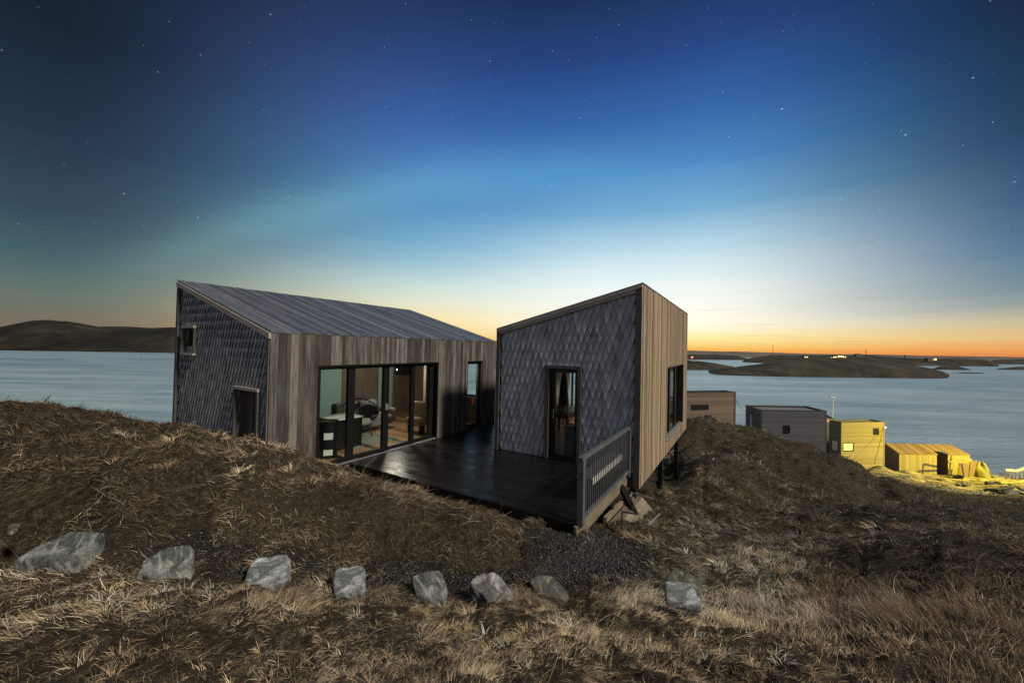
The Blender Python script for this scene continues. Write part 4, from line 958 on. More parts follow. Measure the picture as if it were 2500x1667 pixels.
# ------------------------------------------------------------------ stones along the path
def stonecol(seedv, base, streak):
    def f(nt):
        co = nt.coord('Object'); v = nt.map(co, (1, 1, 1), (.3 * seedv, .9 * seedv, seedv))
        s = nt.noise(nt.map(v, (3, 11, 3)), 1.3, 6., .65, 1.2); sp = nt.noise(v, 45., 4., .7); p = nt.noise(v, 3.4, 4., .6, .6)
        c = nt.ramp(s, [(.33, tuple(x * .45 for x in base)), (.5, base), (.68, streak)])
        c = nt.mix(nt.rng(p, .52, .66, 0, .55), c, tuple(x * .95 for x in streak) + (1.,))
        c = nt.mix(nt.rng(sp, .33, .55, .55, 0), c, (.035, .038, .038, 1)); li = nt.noise(v, 16., 3., .5)
        return nt.mix(nt.rng(li, .62, .70, 0, .5), c, (.36, .37, .31, 1))
    return f
def stonemat(name, sd, base, streak): return pbr(name, stonecol(sd, base, streak), .72, spec=.35, bump=lambda nt: (nt.m('ADD', nt.noise(nt.coord(), 9., 6., .7, 1.), nt.noise(nt.map(nt.coord(), (4, 18, 4)), 2., 4., .6)), .6, .03))
SM = [stonemat('green_grey_stone', 1., (.10, .112, .113), (.42, .445, .44)), stonemat('blue_grey_stone', 2.1, (.14, .158, .18), (.58, .62, .68)), stonemat('mauve_stone', 3.3, (.135, .128, .138), (.50, .49, .53)), stonemat('dark_olive_stone', 4.2, (.085, .083, .075), (.21, .205, .185))]
STONES = []
import bmesh
def stone(px, zs, drop, m, label, grp='stones lining the path', name='stone', flare=1.04, seed=1, amp=.02, zb=None, rise=.14):
    zl = np.array(zs if isinstance(zs, (list, tuple)) else [zs] * len(px), float)
    for _ in range(5):
        q = np.array([Pz(u, v, z) for (u, v), z in zip(px, zl)]); gm_ = float(np.mean(ground(q[:, 0], q[:, 1]))); zl = zl + (gm_ + rise - zl.mean())
    top = [V3(p) for p in q]
    c = sum(top, Vector()) / len(top)
    bot = []
    for p in top:
        q = c + (p - c) * flare; bot.append(Vector((q.x, q.y, (p.z if zb is None else zb) - drop)))
    bm = bmesh.new(); n = len(top)
    T = [bm.verts.new(p - c) for p in top]; B = [bm.verts.new(p - c) for p in bot]
    bm.faces.new(T); bm.faces.new(B[::-1])
    for i in range(n): bm.faces.new((B[i], B[(i + 1) % n], T[(i + 1) % n], T[i]))
    bmesh.ops.recalc_face_normals(bm, faces=bm.faces)
    bmesh.ops.bevel(bm, geom=list(bm.edges), offset=.022, segments=2, affect='EDGES', profile=.6)
    bmesh.ops.triangulate(bm, faces=bm.faces)
    sz = max((p - c).length for p in top)
    for _ in range(3):
        L = [e for e in bm.edges if e.calc_length() > max(.035, sz * .06)]
        if L: bmesh.ops.subdivide_edges(bm, edges=L, cuts=1); bmesh.ops.triangulate(bm, faces=[f for f in bm.faces if len(f.verts) > 3])
    bm.normal_update()
    vs = list(bm.verts); P = np.array([v.co[:] for v in vs]); k = seed * 13.7
    d = (fbm(P[:, 0] * 6 + P[:, 2] * 5 + k, P[:, 1] * 6 + P[:, 2] * 4, 4, seed) - .5) * amp * 2.6 + (fbm(P[:, 0] * 22 + P[:, 2] * 20, P[:, 1] * 22 + k, 3, seed + 5) - .5) * amp * .8
    nn = [v.normal.copy() for v in vs]
    for v, q, dd_ in zip(vs, nn, d): v.co += q * float(dd_)
    me = bpy.data.meshes.new(name); bm.to_mesh(me); bm.free(); me.polygons.foreach_set('use_smooth', [True] * len(me.polygons)); me.materials.append(m)
    o = bpy.data.objects.new(name, me); COL.objects.link(o); o.location = c; tag(o, label, 'stone', grp)
    STONES.append((c.x, c.y, max((p - c).length for p in top))); return o
stone([(33, 1368), (78, 1340), (130, 1315), (172, 1297), (221, 1296), (256, 1300), (240, 1314), (212, 1330), (177, 1351), (140, 1363), (85, 1370)], [.50, .53, .56, .58, .58, .56, .56, .55, .54, .52, .50], .22, SM[0], 'long flat green grey stone, leftmost of the row along the path', seed=1, rise=.17, amp=.014)
stone([(332, 1398), (354, 1372), (387, 1343), (420, 1330), (460, 1325), (478, 1340), (466, 1358), (435, 1378), (405, 1388), (370, 1402)], [.36, .42, .47, .49, .49, .47, .45, .42, .38, .36], .24, SM[0], 'rounded grey stone with pale end, second from the left', seed=2, amp=.016, rise=.17)
stone([(597, 1425), (604, 1391), (619, 1364), (660, 1354), (702, 1350), (713, 1362), (704, 1388), (690, 1412), (664, 1434), (625, 1436)], [.18, .27, .33, .34, .34, .33, .28, .23, .18, .16], .2, SM[1], 'big blue grey boulder with white streaks, third from the left', seed=3, amp=.018, rise=.13)
stone([(813, 1414), (818, 1391), (832, 1384), (884, 1377), (892, 1388), (892, 1425), (886, 1447), (862, 1451), (820, 1438)], [.17, .22, .24, .25, .24, .17, .12, .11, .13], .2, SM[1], 'square blue grey stone with ragged ridges, fourth from the left', seed=4, amp=.018)
stone([(1003, 1404), (1035, 1394), (1071, 1388), (1082, 1400), (1090, 1432), (1086, 1460), (1050, 1461), (1014, 1449), (1009, 1427)], [.17, .2, .21, .19, .12, .07, .07, .08, .12], .2, SM[0], 'smooth square grey green stone, fifth from the left', seed=5, amp=.013)
stone([(1145, 1414), (1160, 1404), (1204, 1396), (1223, 1410), (1250, 1441), (1254, 1460), (1234, 1472), (1192, 1468), (1172, 1442), (1151, 1427)], [.13, .16, .18, .16, .10, .06, .03, .03, .07, .1], .2, SM[2], 'mauve and white blotched stone, sixth from the left', seed=6, amp=.022)
stone([(1292, 1414), (1315, 1403), (1338, 1401), (1354, 1408), (1374, 1430), (1390, 1453), (1380, 1462), (1320, 1457), (1306, 1438)], [.07, .09, .1, .09, .05, .01, -.01, -.01, .03], .2, SM[3], 'dark olive rounded stone beside the black gravel', seed=7, amp=.013, rise=.09)
stone([(1624, 1412), (1644, 1386), (1678, 1397), (1716, 1414), (1711, 1440), (1660, 1440)], [.08, .13, .13, .09, .03, .03], .15, SM[3], 'dark slab tilted behind the pale flat stone on the right', seed=8, amp=.008, rise=.15)
stone([(1624, 1416), (1698, 1421), (1706, 1448), (1713, 1480), (1668, 1470), (1624, 1459)], [.16, .16, .11, .04, .05, .07], .07, SM[1], 'pale flat slab leaning alone to the right of the gravel', seed=9, amp=.006, rise=.21)
stone([(14, 1297), (20, 1280), (35, 1275), (51, 1277), (45, 1289), (27, 1298)], .70, .05, SM[3], 'small half buried stone above the leftmost long stone', seed=10, amp=.01, rise=.01)

# ------------------------------------------------------------------ gravel: black pebbles
def gravel():
    P = []
    for (a, b) in zip(TR[:-1], TR[1:]):
        k = 1500; t = RNG.random(k); w = RNG.normal(0, .15, k); ab = b - a; nrm = np.array([-ab[1], ab[0]]) / np.linalg.norm(ab)
        P.append(a[None] + t[:, None] * ab[None] + w[:, None] * nrm[None])
    c = Pz(1440, 1345, -.15)[:2]; P.append(c[None] + RNG.normal(0, .48, (13000, 2)) * [1, 1.1])
    P = np.concatenate(P); P = P[gravel_mask(P[:, 0], P[:, 1]) > RNG.random(len(P)) * .8 + .1]
    z = ground(P[:, 0], P[:, 1]); s = RNG.uniform(.006, .017, len(P)) * (1 + .8 * (RNG.random(len(P)) > .93))
    oc = np.array([(1, 0, 0), (-1, 0, 0), (0, 1, 0), (0, -1, 0), (0, 0, 1), (0, 0, -1)], float)
    sc3 = RNG.uniform(.6, 1.2, (len(P), 6, 3)); sc3[:, :, 2] *= .7; a = RNG.uniform(0, 6.28, len(P))
    V = oc[None] * sc3 * s[:, None, None]
    x = V[..., 0] * np.cos(a)[:, None] - V[..., 1] * np.sin(a)[:, None]; y = V[..., 0] * np.sin(a)[:, None] + V[..., 1] * np.cos(a)[:, None]
    V = np.stack([x, y, V[..., 2]], -1) + np.stack([P[:, 0], P[:, 1], z + s * .4], 1)[:, None]
    f = np.array([(0, 2, 4), (2, 1, 4), (1, 3, 4), (3, 0, 4), (2, 0, 5), (1, 2, 5), (3, 1, 5), (0, 3, 5)])
    F = (np.arange(len(P)) * 6)[:, None, None] + f[None]
    tone = RNG.random(len(P)) ** 3; C = np.repeat((np.array([.012, .012, .012])[None] + tone[:, None] * np.array([.045, .045, .05])[None]), 6, 0)
    big = RNG.random(len(P)) > .994; C = np.where(np.repeat(big, 6)[:, None], np.array([.3, .29, .28]), C)
    o = mesh_np('gravel', V.reshape(-1, 3), F.reshape(-1, 3), M['gravel'], colors=C); tag(o, 'wet black gravel round the path stones and by the deck', 'gravel', kind='stuff')
M['gravel'] = pbr('wet_black_gravel', lambda nt: nt.attr('col', 0), .28, spec=.6)
gravel()

# ------------------------------------------------------------------ grass: bent dry blades
M['grass'] = pbr('dry_grass', lambda nt: nt.attr('col', 0), .65, spec=.25)
SHELF = np.array(STONES)
def in_stone(x, y):
    m = np.zeros(len(x), bool)
    for cx, cy, r in STONES: m |= np.hypot(x - cx, y - cy) < r * .62
    return m
def no_grass(x, y):
    m = inrect(x, y, AX0, AX1, AY0, AY1, .04) | inrect(x, y, BX0, BX1, BY0, BY1, .02)
    hd = ground_deck(x, y)
    return m | hd | in_stone(x, y)
def ground_deck(x, y):
    d = inrect(x, y, -7.16, -1.98, 5.2, 8.1) | inrect(x, y, -7.2, -5.25, 8, 15.8)
    g = ground(x, y)
    return d & (g < .02)
def blades(x, y, L, W, lean, dirn, curl, col, seg=3, root=0.):
    """vectorised curved blades. lean: angle from vertical, dirn: azimuth"""
    n = len(x); z = ground(x, y) - .015 - root
    pts = []; th = lean.copy(); px, py, pz = x.copy(), y.copy(), z
    d = dirn.copy(); pts.append((px, py, pz))
    for k in range(seg):
        s = L / seg
        px = px + np.sin(th) * np.cos(d) * s; py = py + np.sin(th) * np.sin(d) * s; pz = pz + np.cos(th) * s
        th = np.minimum(th + curl / seg, 1.95); d = d + RNG.normal(0, .25, n); pts.append((px, py, pz))
    # width direction: across, biased to be seen from most sides
    wa = dirn + math.pi / 2 + RNG.normal(0, .5, n); wx, wy = np.cos(wa), np.sin(wa); wz = RNG.normal(0, .35, n)
    V = np.zeros((n, 2 * seg + 1, 3))
    for k in range(seg):
        w = W * (1 - .62 * k / seg) / 2
        for sgn, j in ((-1, 0), (1, 1)):
            V[:, 2 * k + j, 0] = pts[k][0] + sgn * wx * w; V[:, 2 * k + j, 1] = pts[k][1] + sgn * wy * w; V[:, 2 * k + j, 2] = pts[k][2] + sgn * wz * w
    V[:, 2 * seg, 0], V[:, 2 * seg, 1], V[:, 2 * seg, 2] = pts[seg]
    b = (np.arange(n) * (2 * seg + 1))[:, None]
    F4 = np.concatenate([b + np.array([2 * k, 2 * k + 1, 2 * k + 3, 2 * k + 2])[None] for k in range(seg - 1)], 0) if seg > 1 else np.zeros((0, 4), int)
    F3 = b + np.array([2 * seg - 2, 2 * seg - 1, 2 * seg])[None]
    C = np.repeat(col, 2 * seg + 1, 0)
    return V.reshape(-1, 3), F3, F4, C
PAL = {'tan': (.45, .325, .195), 'straw': (.64, .53, .39), 'rust': (.25, .15, .09), 'olive': (.14, .135, .075), 'dark': (.05, .038, .029), 'grey': (.42, .41, .385), 'brown': (.17, .128, .09)}
PC = np.array([PAL[k] for k in ('tan', 'straw', 'rust', 'olive', 'dark', 'grey', 'brown')]); PC = PC * .86 + PC.mean(1, keepdims=True) * np.array([.14, .145, .11])
def uvof(x, y, z):
    P = np.stack([x, y, z], -1) - EYE; d = P @ FW; d = np.where(d < .05, .05, d)
    return 1250 + FPX * (P @ RT) / d, 833.5 - FPX * (P @ UP) / d
def grass_colors(x, y, seed):
    """vegetation zones laid out on the ground, with light and shade painted in by `zone`"""
    n = len(x); r = np.hypot(x, y); azm = np.degrees(np.arctan2(x, y))      # azimuth from +y
    w = np.zeros((n, 7)); p1 = fbm(x * .9, y * .9, 3, 41); p2 = fbm(x * 1.7 + 5, y * 1.7, 3, 43); p3 = fbm(x * .5, y * .5, 3, 47); p4 = fbm(x * 4, y * 4, 2, 49)
    near = 1 - sstep(3.2, 4.4, r)
    w[:, 0] = .9 + near * 1.2 + 2.5 * (p1 - .5); w[:, 1] = .35 + near * .7 + 3 * (p2 - .5); w[:, 2] = .25 + 3.5 * (p3 - .52); w[:, 3] = .35 + 4 * (p4 - .55) - near * .2
    w[:, 4] = .9 - near * .3 + 3.5 * (p2 - .5) * -1; w[:, 6] = .9; w[:, 5] = .15
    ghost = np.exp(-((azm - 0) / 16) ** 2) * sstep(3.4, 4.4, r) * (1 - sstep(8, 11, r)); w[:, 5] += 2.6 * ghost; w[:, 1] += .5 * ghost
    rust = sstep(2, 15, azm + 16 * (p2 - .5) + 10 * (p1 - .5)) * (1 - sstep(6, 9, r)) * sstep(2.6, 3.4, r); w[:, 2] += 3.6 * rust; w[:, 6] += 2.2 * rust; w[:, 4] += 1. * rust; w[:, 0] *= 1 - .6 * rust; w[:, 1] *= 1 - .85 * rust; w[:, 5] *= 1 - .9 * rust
    far = sstep(8, 12, r) * (azm > -30); w[:, 4] += 1.2 * far; w[:, 5] += .4 * far; w[:, 0] -= .5 * far; w[:, 3] += .4 * far
    w = np.clip(w, .02, None); w /= w.sum(1, keepdims=True); c = np.cumsum(w, 1); u = RNG.random(n)
    k = (u[:, None] > c).sum(1).clip(0, 6)
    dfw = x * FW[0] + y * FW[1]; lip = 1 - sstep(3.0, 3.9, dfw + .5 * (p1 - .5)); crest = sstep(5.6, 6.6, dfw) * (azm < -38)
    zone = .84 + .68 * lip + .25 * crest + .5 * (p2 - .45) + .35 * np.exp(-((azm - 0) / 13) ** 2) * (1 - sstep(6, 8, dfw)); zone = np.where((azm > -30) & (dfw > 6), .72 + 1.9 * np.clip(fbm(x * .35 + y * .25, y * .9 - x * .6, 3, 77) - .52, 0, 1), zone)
    zone = zone * (1 - .32 * rust) * (1 - .45 * sstep(7, 9, dfw) * sstep(2, 8, azm)); zone = np.where(dfw > 36, 1.3, zone)  # lip and crest lifted, hummock and hollow dimmed: light painted into blade colour
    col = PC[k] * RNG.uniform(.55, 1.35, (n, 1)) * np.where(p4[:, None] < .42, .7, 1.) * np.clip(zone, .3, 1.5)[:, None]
    return col
def field(n, r0, r1, a0, a1, L, W, seg=3, lean=(.9, .35), seed=1, thin=True, tall=0.):
    lr = RNG.uniform(math.log(r0), math.log(r1), n); r = np.exp(lr); a = RNG.uniform(a0, a1, n) - YAW
    x = r * np.sin(a); y = r * np.cos(a)
    cl = fbm(x * 5.5, y * 5.5, 3, 61); gm = gravel_mask(x, y)
    keep = ~no_grass(x, y) & (RNG.random(n) > gm * .93)
    if thin: keep &= RNG.random(n) < .25 + 1.6 * np.clip(cl - .3, 0, 1)
    g = ground(x, y); keep &= g > SEA + .3
    x, y, r, cl = x[keep], y[keep], r[keep], cl[keep]; m = len(x)
    sc_ = (r / 3.5) ** .45
    # wind swirls
    fl_ = fbm(x * .45, y * .45, 3, 71) * 9 + fbm(x * 2.2, y * 2.2, 2, 73) * 3.2
    d = fl_ + RNG.normal(0, .55, m)
    le = np.clip(RNG.normal(lean[0], lean[1], m) - tall * (cl > .6), .05, 1.55)
    Ls = L * sc_ * RNG.uniform(.45, 1.35, m) * (.55 + .95 * cl); Ws = W * (r / 3.5) ** .75 * RNG.uniform(.6, 1.4, m)
    return blades(x, y, Ls, Ws, le, d, RNG.uniform(.3, 1.5, m), grass_colors(x, y, seed), seg)
def tufts(nt_, per, r0, r1, a0, a1, L, W, thr=.5, tone=1.):
    r = np.exp(RNG.uniform(math.log(r0), math.log(r1), nt_)); a = RNG.uniform(a0, a1, nt_) - YAW; x = r * np.sin(a); y = r * np.cos(a)
    k = ~no_grass(x, y) & (gravel_mask(x, y) < RNG.random(nt_) * 1.2) & (fbm(x * 2.3, y * 2.3, 3, 91) > thr - .12 + RNG.random(nt_) * .2); x, y, r = x[k], y[k], r[k]
    k = ground(x, y) > SEA + .4; x, y, r = x[k], y[k], r[k]; m = len(x); sc_ = (r / 3.5) ** .5
    X = np.repeat(x, per); Y = np.repeat(y, per); S = np.repeat(sc_ * RNG.uniform(.6, 1.35, m), per); n = len(X)
    th = RNG.uniform(0, 6.283, n); rr = np.abs(RNG.normal(0, .035, n)) * S; bias = np.repeat(fbm(x * .6, y * .6, 3, 71) * 9, per)
    dx = np.cos(th) * rr + np.cos(bias) * .0; X2 = X + dx; Y2 = Y + np.sin(th) * rr
    dirn = np.arctan2(np.sin(th) + .9 * np.sin(bias), np.cos(th) + .9 * np.cos(bias)) + RNG.normal(0, .3, n)
    le = np.clip(.6 + rr / S * 9 + RNG.normal(0, .18, n), .05, 1.4)
    cc = grass_colors(x, y, 5); cc = np.repeat(cc, per, 0) * RNG.uniform(.65, 1.3, (n, 1)) * tone
    return blades(X2, Y2, L * S * RNG.uniform(.55, 1.25, n), W * S ** 1.5 * RNG.uniform(.7, 1.3, n), le, dirn, RNG.uniform(.5, 1.9, n), np.clip(cc, 0, .8), 3)
def merge(parts, name, m):
    V = []; F3 = []; F4 = []; C = []; k = 0
    for v, f3, f4, c in parts:
        V.append(v); F3.append(f3 + k); F4.append(f4 + k); C.append(c); k += len(v)
    return mesh_np(name, np.concatenate(V), np.concatenate(F3), m, F4=np.concatenate(F4), colors=np.concatenate(C))
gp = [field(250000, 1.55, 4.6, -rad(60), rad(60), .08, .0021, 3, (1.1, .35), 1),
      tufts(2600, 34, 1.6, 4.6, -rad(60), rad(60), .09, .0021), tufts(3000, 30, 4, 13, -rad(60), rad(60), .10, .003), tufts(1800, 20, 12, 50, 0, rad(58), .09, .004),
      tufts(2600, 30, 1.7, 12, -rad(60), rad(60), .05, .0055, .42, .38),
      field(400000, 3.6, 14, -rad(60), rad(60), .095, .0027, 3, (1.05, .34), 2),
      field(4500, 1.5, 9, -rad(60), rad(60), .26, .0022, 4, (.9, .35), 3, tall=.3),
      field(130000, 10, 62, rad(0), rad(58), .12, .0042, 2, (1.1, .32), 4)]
gr = merge(gp, 'grass', M['grass']); tag(gr, 'matted dry brown and straw coloured grass over the heath', 'grass', kind='stuff')
# pale roots and heather twigs hanging over the deck edge, and a few long stalks
def twigs():
    b = MB(); R2 = random.Random(4)
    ed = [Pz(u, v, .08) for u, v in ((880, 1165), (960, 1195), (1050, 1222), (1140, 1250), (1230, 1275), (1320, 1300))]
    for k in range(90):
        t = R2.random() * 4.99; i = int(t); q = ed[i] * (1 - (t - i)) + ed[i + 1] * (t - i); x, y = q[0] + R2.gauss(0, .22), q[1] - abs(R2.gauss(0, .35)); z = gz(x, y)
        p = Vector((x, y, z)); pts = [p]; a = R2.uniform(0, 6.28); e = R2.uniform(.1, .9)
        for s in range(6):
            a += R2.gauss(0, .6); e += R2.gauss(-.12, .3); st = R2.uniform(.03, .07)
            p = p + Vector((math.cos(a) * math.cos(e), math.sin(a) * math.cos(e), math.sin(e) * .8)) * st; p.z = max(p.z, gz(p.x, p.y) + .004); pts.append(p)
        b.tube(pts, [.0042 * (1 - .12 * j) for j in range(7)], 4, R2.random())
    return b.build('twigs', M['twig'])
M['twig'] = pbr('bleached_twig', lambda nt: nt.mix(nt.attr('tone', 2), (.07, .05, .04, 1), (.32, .28, .25, 1)), .8)
tw = twigs(); tag(tw, 'bare heather twigs and roots at the deck edge', 'twigs', kind='stuff')
def single(name, pts, r, m, label, cat):
    b = MB(); b.tube(pts, r, 6, .6); o = b.build(name, m, off=tuple(pts[0])); o.location = tuple(pts[0]); return tag(o, label, cat)
single('twig', [Pd(94, 992, 7.6), Pd(108, 980, 7.62), Pd(119, 970, 7.6), Pd(125, 962, 7.58)], [.012, .01, .008, .004], M['twig'], 'bare dark twig standing on the mound crest at the left', 'twig')

# ------------------------------------------------------------------ neighbouring houses down the slope
def quad_house(z, fl_, fr_, br_=None, bl_=None, base=None):
    FL, FR = V3(Pz(*fl_, z)), V3(Pz(*fr_, z))
    if br_ is not None: BR = V3(Pz(*br_, z)); BL = FL + (BR - FR)
    else: BL = V3(Pz(*bl_, z)); BR = FR + (BL - FL)
    return FL, FR, BR, BL
def siding(P, Q, z0, z1, out, holes=(), bh=.16, vertical=False, depth=.03):
    """boards on the wall P->Q (tops), holes as (s0,s1,z0,z1) along the wall"""
    b = MB(); d = (Q - P); L = math.hypot(d.x, d.y); d = Vector((d.x / L, d.y / L, 0))
    def pt(s, z, o): return (P.x + d.x * s + out.x * o, P.y + d.y * s + out.y * o, z)
    if not vertical:
        z = z0
        while z < z1 - .001:
            zt = min(z + bh, z1); t = random.random(); zm = (z + zt) / 2
            segs = cut(0, L, [(h[0], h[1]) for h in holes if h[2] < zm < h[3]])
            for s0, s1 in segs:
                o0, o1 = depth, depth * .45
                b.hexa([pt(s0, z, -.05), pt(s1, z, -.05), pt(s1, z, o0), pt(s0, z, o0), pt(s0, zt - .012, -.05), pt(s1, zt - .012, -.05), pt(s1, zt - .012, o1), pt(s0, zt - .012, o1)], t)
            z = zt
    else:
        s = 0.
        while s < L - .001:
            e = min(s + bh, L); t = random.random(); sm = (s + e) / 2
            for a0, a1 in cut(z0, z1, [(h[2], h[3]) for h in holes if h[0] < sm < h[1]]):
                b.hexa([pt(s, a0, -.05), pt(e - .012, a0, -.05), pt(e - .012, a0, depth), pt(s, a0, depth), pt(s, a1, -.05), pt(e - .012, a1, -.05), pt(e - .012, a1, depth), pt(s, a1, depth)], t)
            s = e
    return b
def spos(P, Q, u, v):
    """where the picture ray (u,v) meets the vertical wall plane through P,Q: (distance along, z)"""
    d = Q - P; n = Vector((d.y, -d.x, 0)); r = V3(ray(u, v)); e = V3(EYE)
    t = (P - e).dot(n) / r.dot(n); X = e + r * t; L = math.hypot(d.x, d.y)
    return ((X.x - P.x) * d.x + (X.y - P.y) * d.y) / L, X.z
def opening(P, Q, u0, v0, u1, v1):
    s0, za_ = spos(P, Q, u0, v0); s1, zb2 = spos(P, Q, u1, v1); return (min(s0, s1), max(s0, s1), min(za_, zb2), max(za_, zb2))
def outn(P, Q, C):
    d = Q - P; n = Vector((d.y, -d.x, 0)).normalized(); return n if n.dot((P + Q) / 2 - C) > 0 else -n
def flat_house(name, label, z, H, FL, FR, BR, BL, mf, ml, holes_f=(), holes_l=(), bh=.16, parapet=.22):
    C = (FL + FR + BR + BL) / 4; t = thing(name, label, 'house', (C.x, C.y, z - H))
    cor = [FL, FR, BR, BL]; names = ['front_wall', 'side_wall', 'side_wall', 'rear_wall']
    for (P, Q, nm, mm, ho) in ((FL, FR, 'front_wall', mf, holes_f), (FR, BR, 'side_wall', mf, ()), (BL, FL, 'side_wall', ml, holes_l), (BR, BL, 'rear_wall', ml, ())):
        siding(P, Q, z - H, z - .06, outn(P, Q, C), ho, bh).build(nm, mm, t)
    def ins(k, dz): return [Vector((p.x + (C.x - p.x) * k, p.y + (C.y - p.y) * k, z + dz)) for p in cor]
    b = MB(); a = ins(.02, 0); c = ins(.02, 0); b.hexa([Vector((p.x, p.y, z - parapet)) for p in a] + [Vector((p.x, p.y, z - parapet + .05)) for p in a], .5); b.build('roof', M['roofflat'], t)
    b = MB(); W = .22
    for P, Q in zip(cor, cor[1:] + cor[:1]):
        n = outn(P, Q, C); d = (Q - P).normalized(); P2, Q2 = P + n * .05 - d * .05, Q + n * .05 + d * .05
        b.hexa([P2 - n * W + Vector((0, 0, -.058)), Q2 - n * W + Vector((0, 0, -.058)), Q2 + Vector((0, 0, -.058)), P2 + Vector((0, 0, -.058)), P2 - n * W, Q2 - n * W, Q2, P2], .5)
    b.build('parapet_cap', M['roofdark'], t)
    for q, nm in ((FL, 'corner_board'), (FR, 'corner_board')):
        n1 = outn(FL, FR, C); n2 = outn(BL, FL, C) if q is FL else outn(FR, BR, C); o = q + n1 * .02 + n2 * .02; b = MB()
        b.hexa([o + Vector((0, 0, -H)), o - n2 * .16 + Vector((0, 0, -H)), o - n2 * .16 + n1 * .03 + Vector((0, 0, -H)), o + n1 * .03 + Vector((0, 0, -H)), o + Vector((0, 0, -.06)), o - n2 * .16 + Vector((0, 0, -.06)), o - n2 * .16 + n1 * .03 + Vector((0, 0, -.06)), o + n1 * .03 + Vector((0, 0, -.06))], .2)
        b.build(nm, mf, t)
    b = MB(); k = ins(.03, 0); b.hexa([Vector((p.x, p.y, z - H)) for p in k] + [Vector((p.x, p.y, z - parapet - .01)) for p in k], .5); b.build('core', M['roofdark'], t)
    return t
def wall_window(t, P, Q, h, C, glass, frame=.07, deep=.08, name='window', mull=0):
    n = outn(P, Q, C); d = (Q - P); L = math.hypot(d.x, d.y); d = Vector((d.x / L, d.y / L, 0)); s0, s1, z0, z1 = h
    def pt(s, z, o): return Vector((P.x + d.x * s, P.y + d.y * s, z)) + n * o
    def bx(b, a0, a1, b0, b1, o0, o1): b.hexa([pt(a0, b0, o0), pt(a1, b0, o0), pt(a1, b0, o1), pt(a0, b0, o1), pt(a0, b1, o0), pt(a1, b1, o0), pt(a1, b1, o1), pt(a0, b1, o1)], .5)
    w = bpy.data.objects.new(name, None); COL.objects.link(w); w.parent = t; m = pt((s0 + s1) / 2, (z0 + z1) / 2, 0); w.location = m - t.location
    b = MB(); f = frame
    bx(b, s0, s1, z0, z0 + f, -.03, .055); bx(b, s0, s1, z1 - f, z1, -.03, .055); bx(b, s0, s0 + f, z0 + f, z1 - f, -.03, .055); bx(b, s1 - f, s1, z0 + f, z1 - f, -.03, .055)
    for k in range(mull): c = s0 + (s1 - s0) * (k + 1) / (mull + 1); bx(b, c - .03, c + .03, z0 + f, z1 - f, -.03, .05)
    b.build('frame', M['black'], w)
    b = MB(); bx(b, s0 + f, s1 - f, z0 + f, z1 - f, -.02, -.005); b.build('pane', glass, w)
    return w
M['darkglass'] = pbr('dark_window_glass', (.012, .014, .018), .08, spec=.8)
M['brownroof'] = pbr('brown_roof_board', lambda nt: nt.mix(nt.attr('tone', 2), (.10, .068, .036, 1), (.19, .135, .075, 1)), .75)
M['litpane'] = pbr('pale_board_pane', (.62, .60, .48), .6)
# nearest house: rosy grey box with slot window
z = -1.75; FL, FR, BR, BL = quad_house(z, (1640, 958.1), (1795.8, 956.6), br_=(1769, 952.7)); C = (FL + BR) / 2
hw = opening(FL, FR, 1687, 988, 1729, 1000)
t = flat_house('box_house', 'flat roofed rosy grey house nearest the small cabin, with slot window', z, 7.2, FL, FR, BR, BL, M['rosewood'], M['rosewood'], (hw,), bh=.19)
wall_window(t, FL, FR, hw, C, M['darkglass'], .05)
z = -3.95; FL, FR, BR, BL = quad_house(z, (1857.8, 1000.2), (2017.3, 1002.5), bl_=(1821, 988.7)); C = (FL + BR) / 2
hw = opening(FL, FR, 1911, 1039, 1928, 1058); hd = opening(BL, FL, 1828, 1008, 1838, 1052)
t = flat_house('box_house', 'flat roofed dark slate house in the middle with one small window', z, 7.6, FL, FR, BR, BL, M['slate'], M['rosewood'], (hw,), (hd,), bh=.19)
wall_window(t, FL, FR, hw, C, M['darkglass'], .12); wall_window(t, BL, FL, hd, C, M['darkglass'], .06, name='door')
z = -7.85; FL, FR, BR, BL = quad_house(z, (2053.4, 1030.2), (2159, 1029.), bl_=(2024.7, 1024.3)); C = (FL + BR) / 2
h1 = opening(FL, FR, 2131, 1046, 2145, 1061); h2 = opening(FL, FR, 2057.5, 1080.5, 2083.7, 1100); h3 = opening(BL, FL, 2030, 1072, 2047, 1103)
t = flat_house('box_house', 'flat roofed pale house lit yellow by the street lamp', z, 7.9, FL, FR, BR, BL, M['palewood'], M['palewood'], (h1, h2), (h3,), bh=.21)
wall_window(t, FL, FR, h1, C, M['darkglass'], .08, mull=1); wall_window(t, FL, FR, h2, C, M['litpane'], .07); wall_window(t, BL, FL, h3, C, M['litpane'], .1, name='door')
H3 = (FL.copy(), FR.copy())
z = -8.3; FL, FR, BR, BL = quad_house(z, (1980, 1022), (2038, 1022), br_=(2018, 1012))
flat_house('box_house', 'yellow lit house mostly hidden behind the slate house', z, 7.3, FL, FR, BR, BL, M['palewood'], M['palewood'], bh=.21)
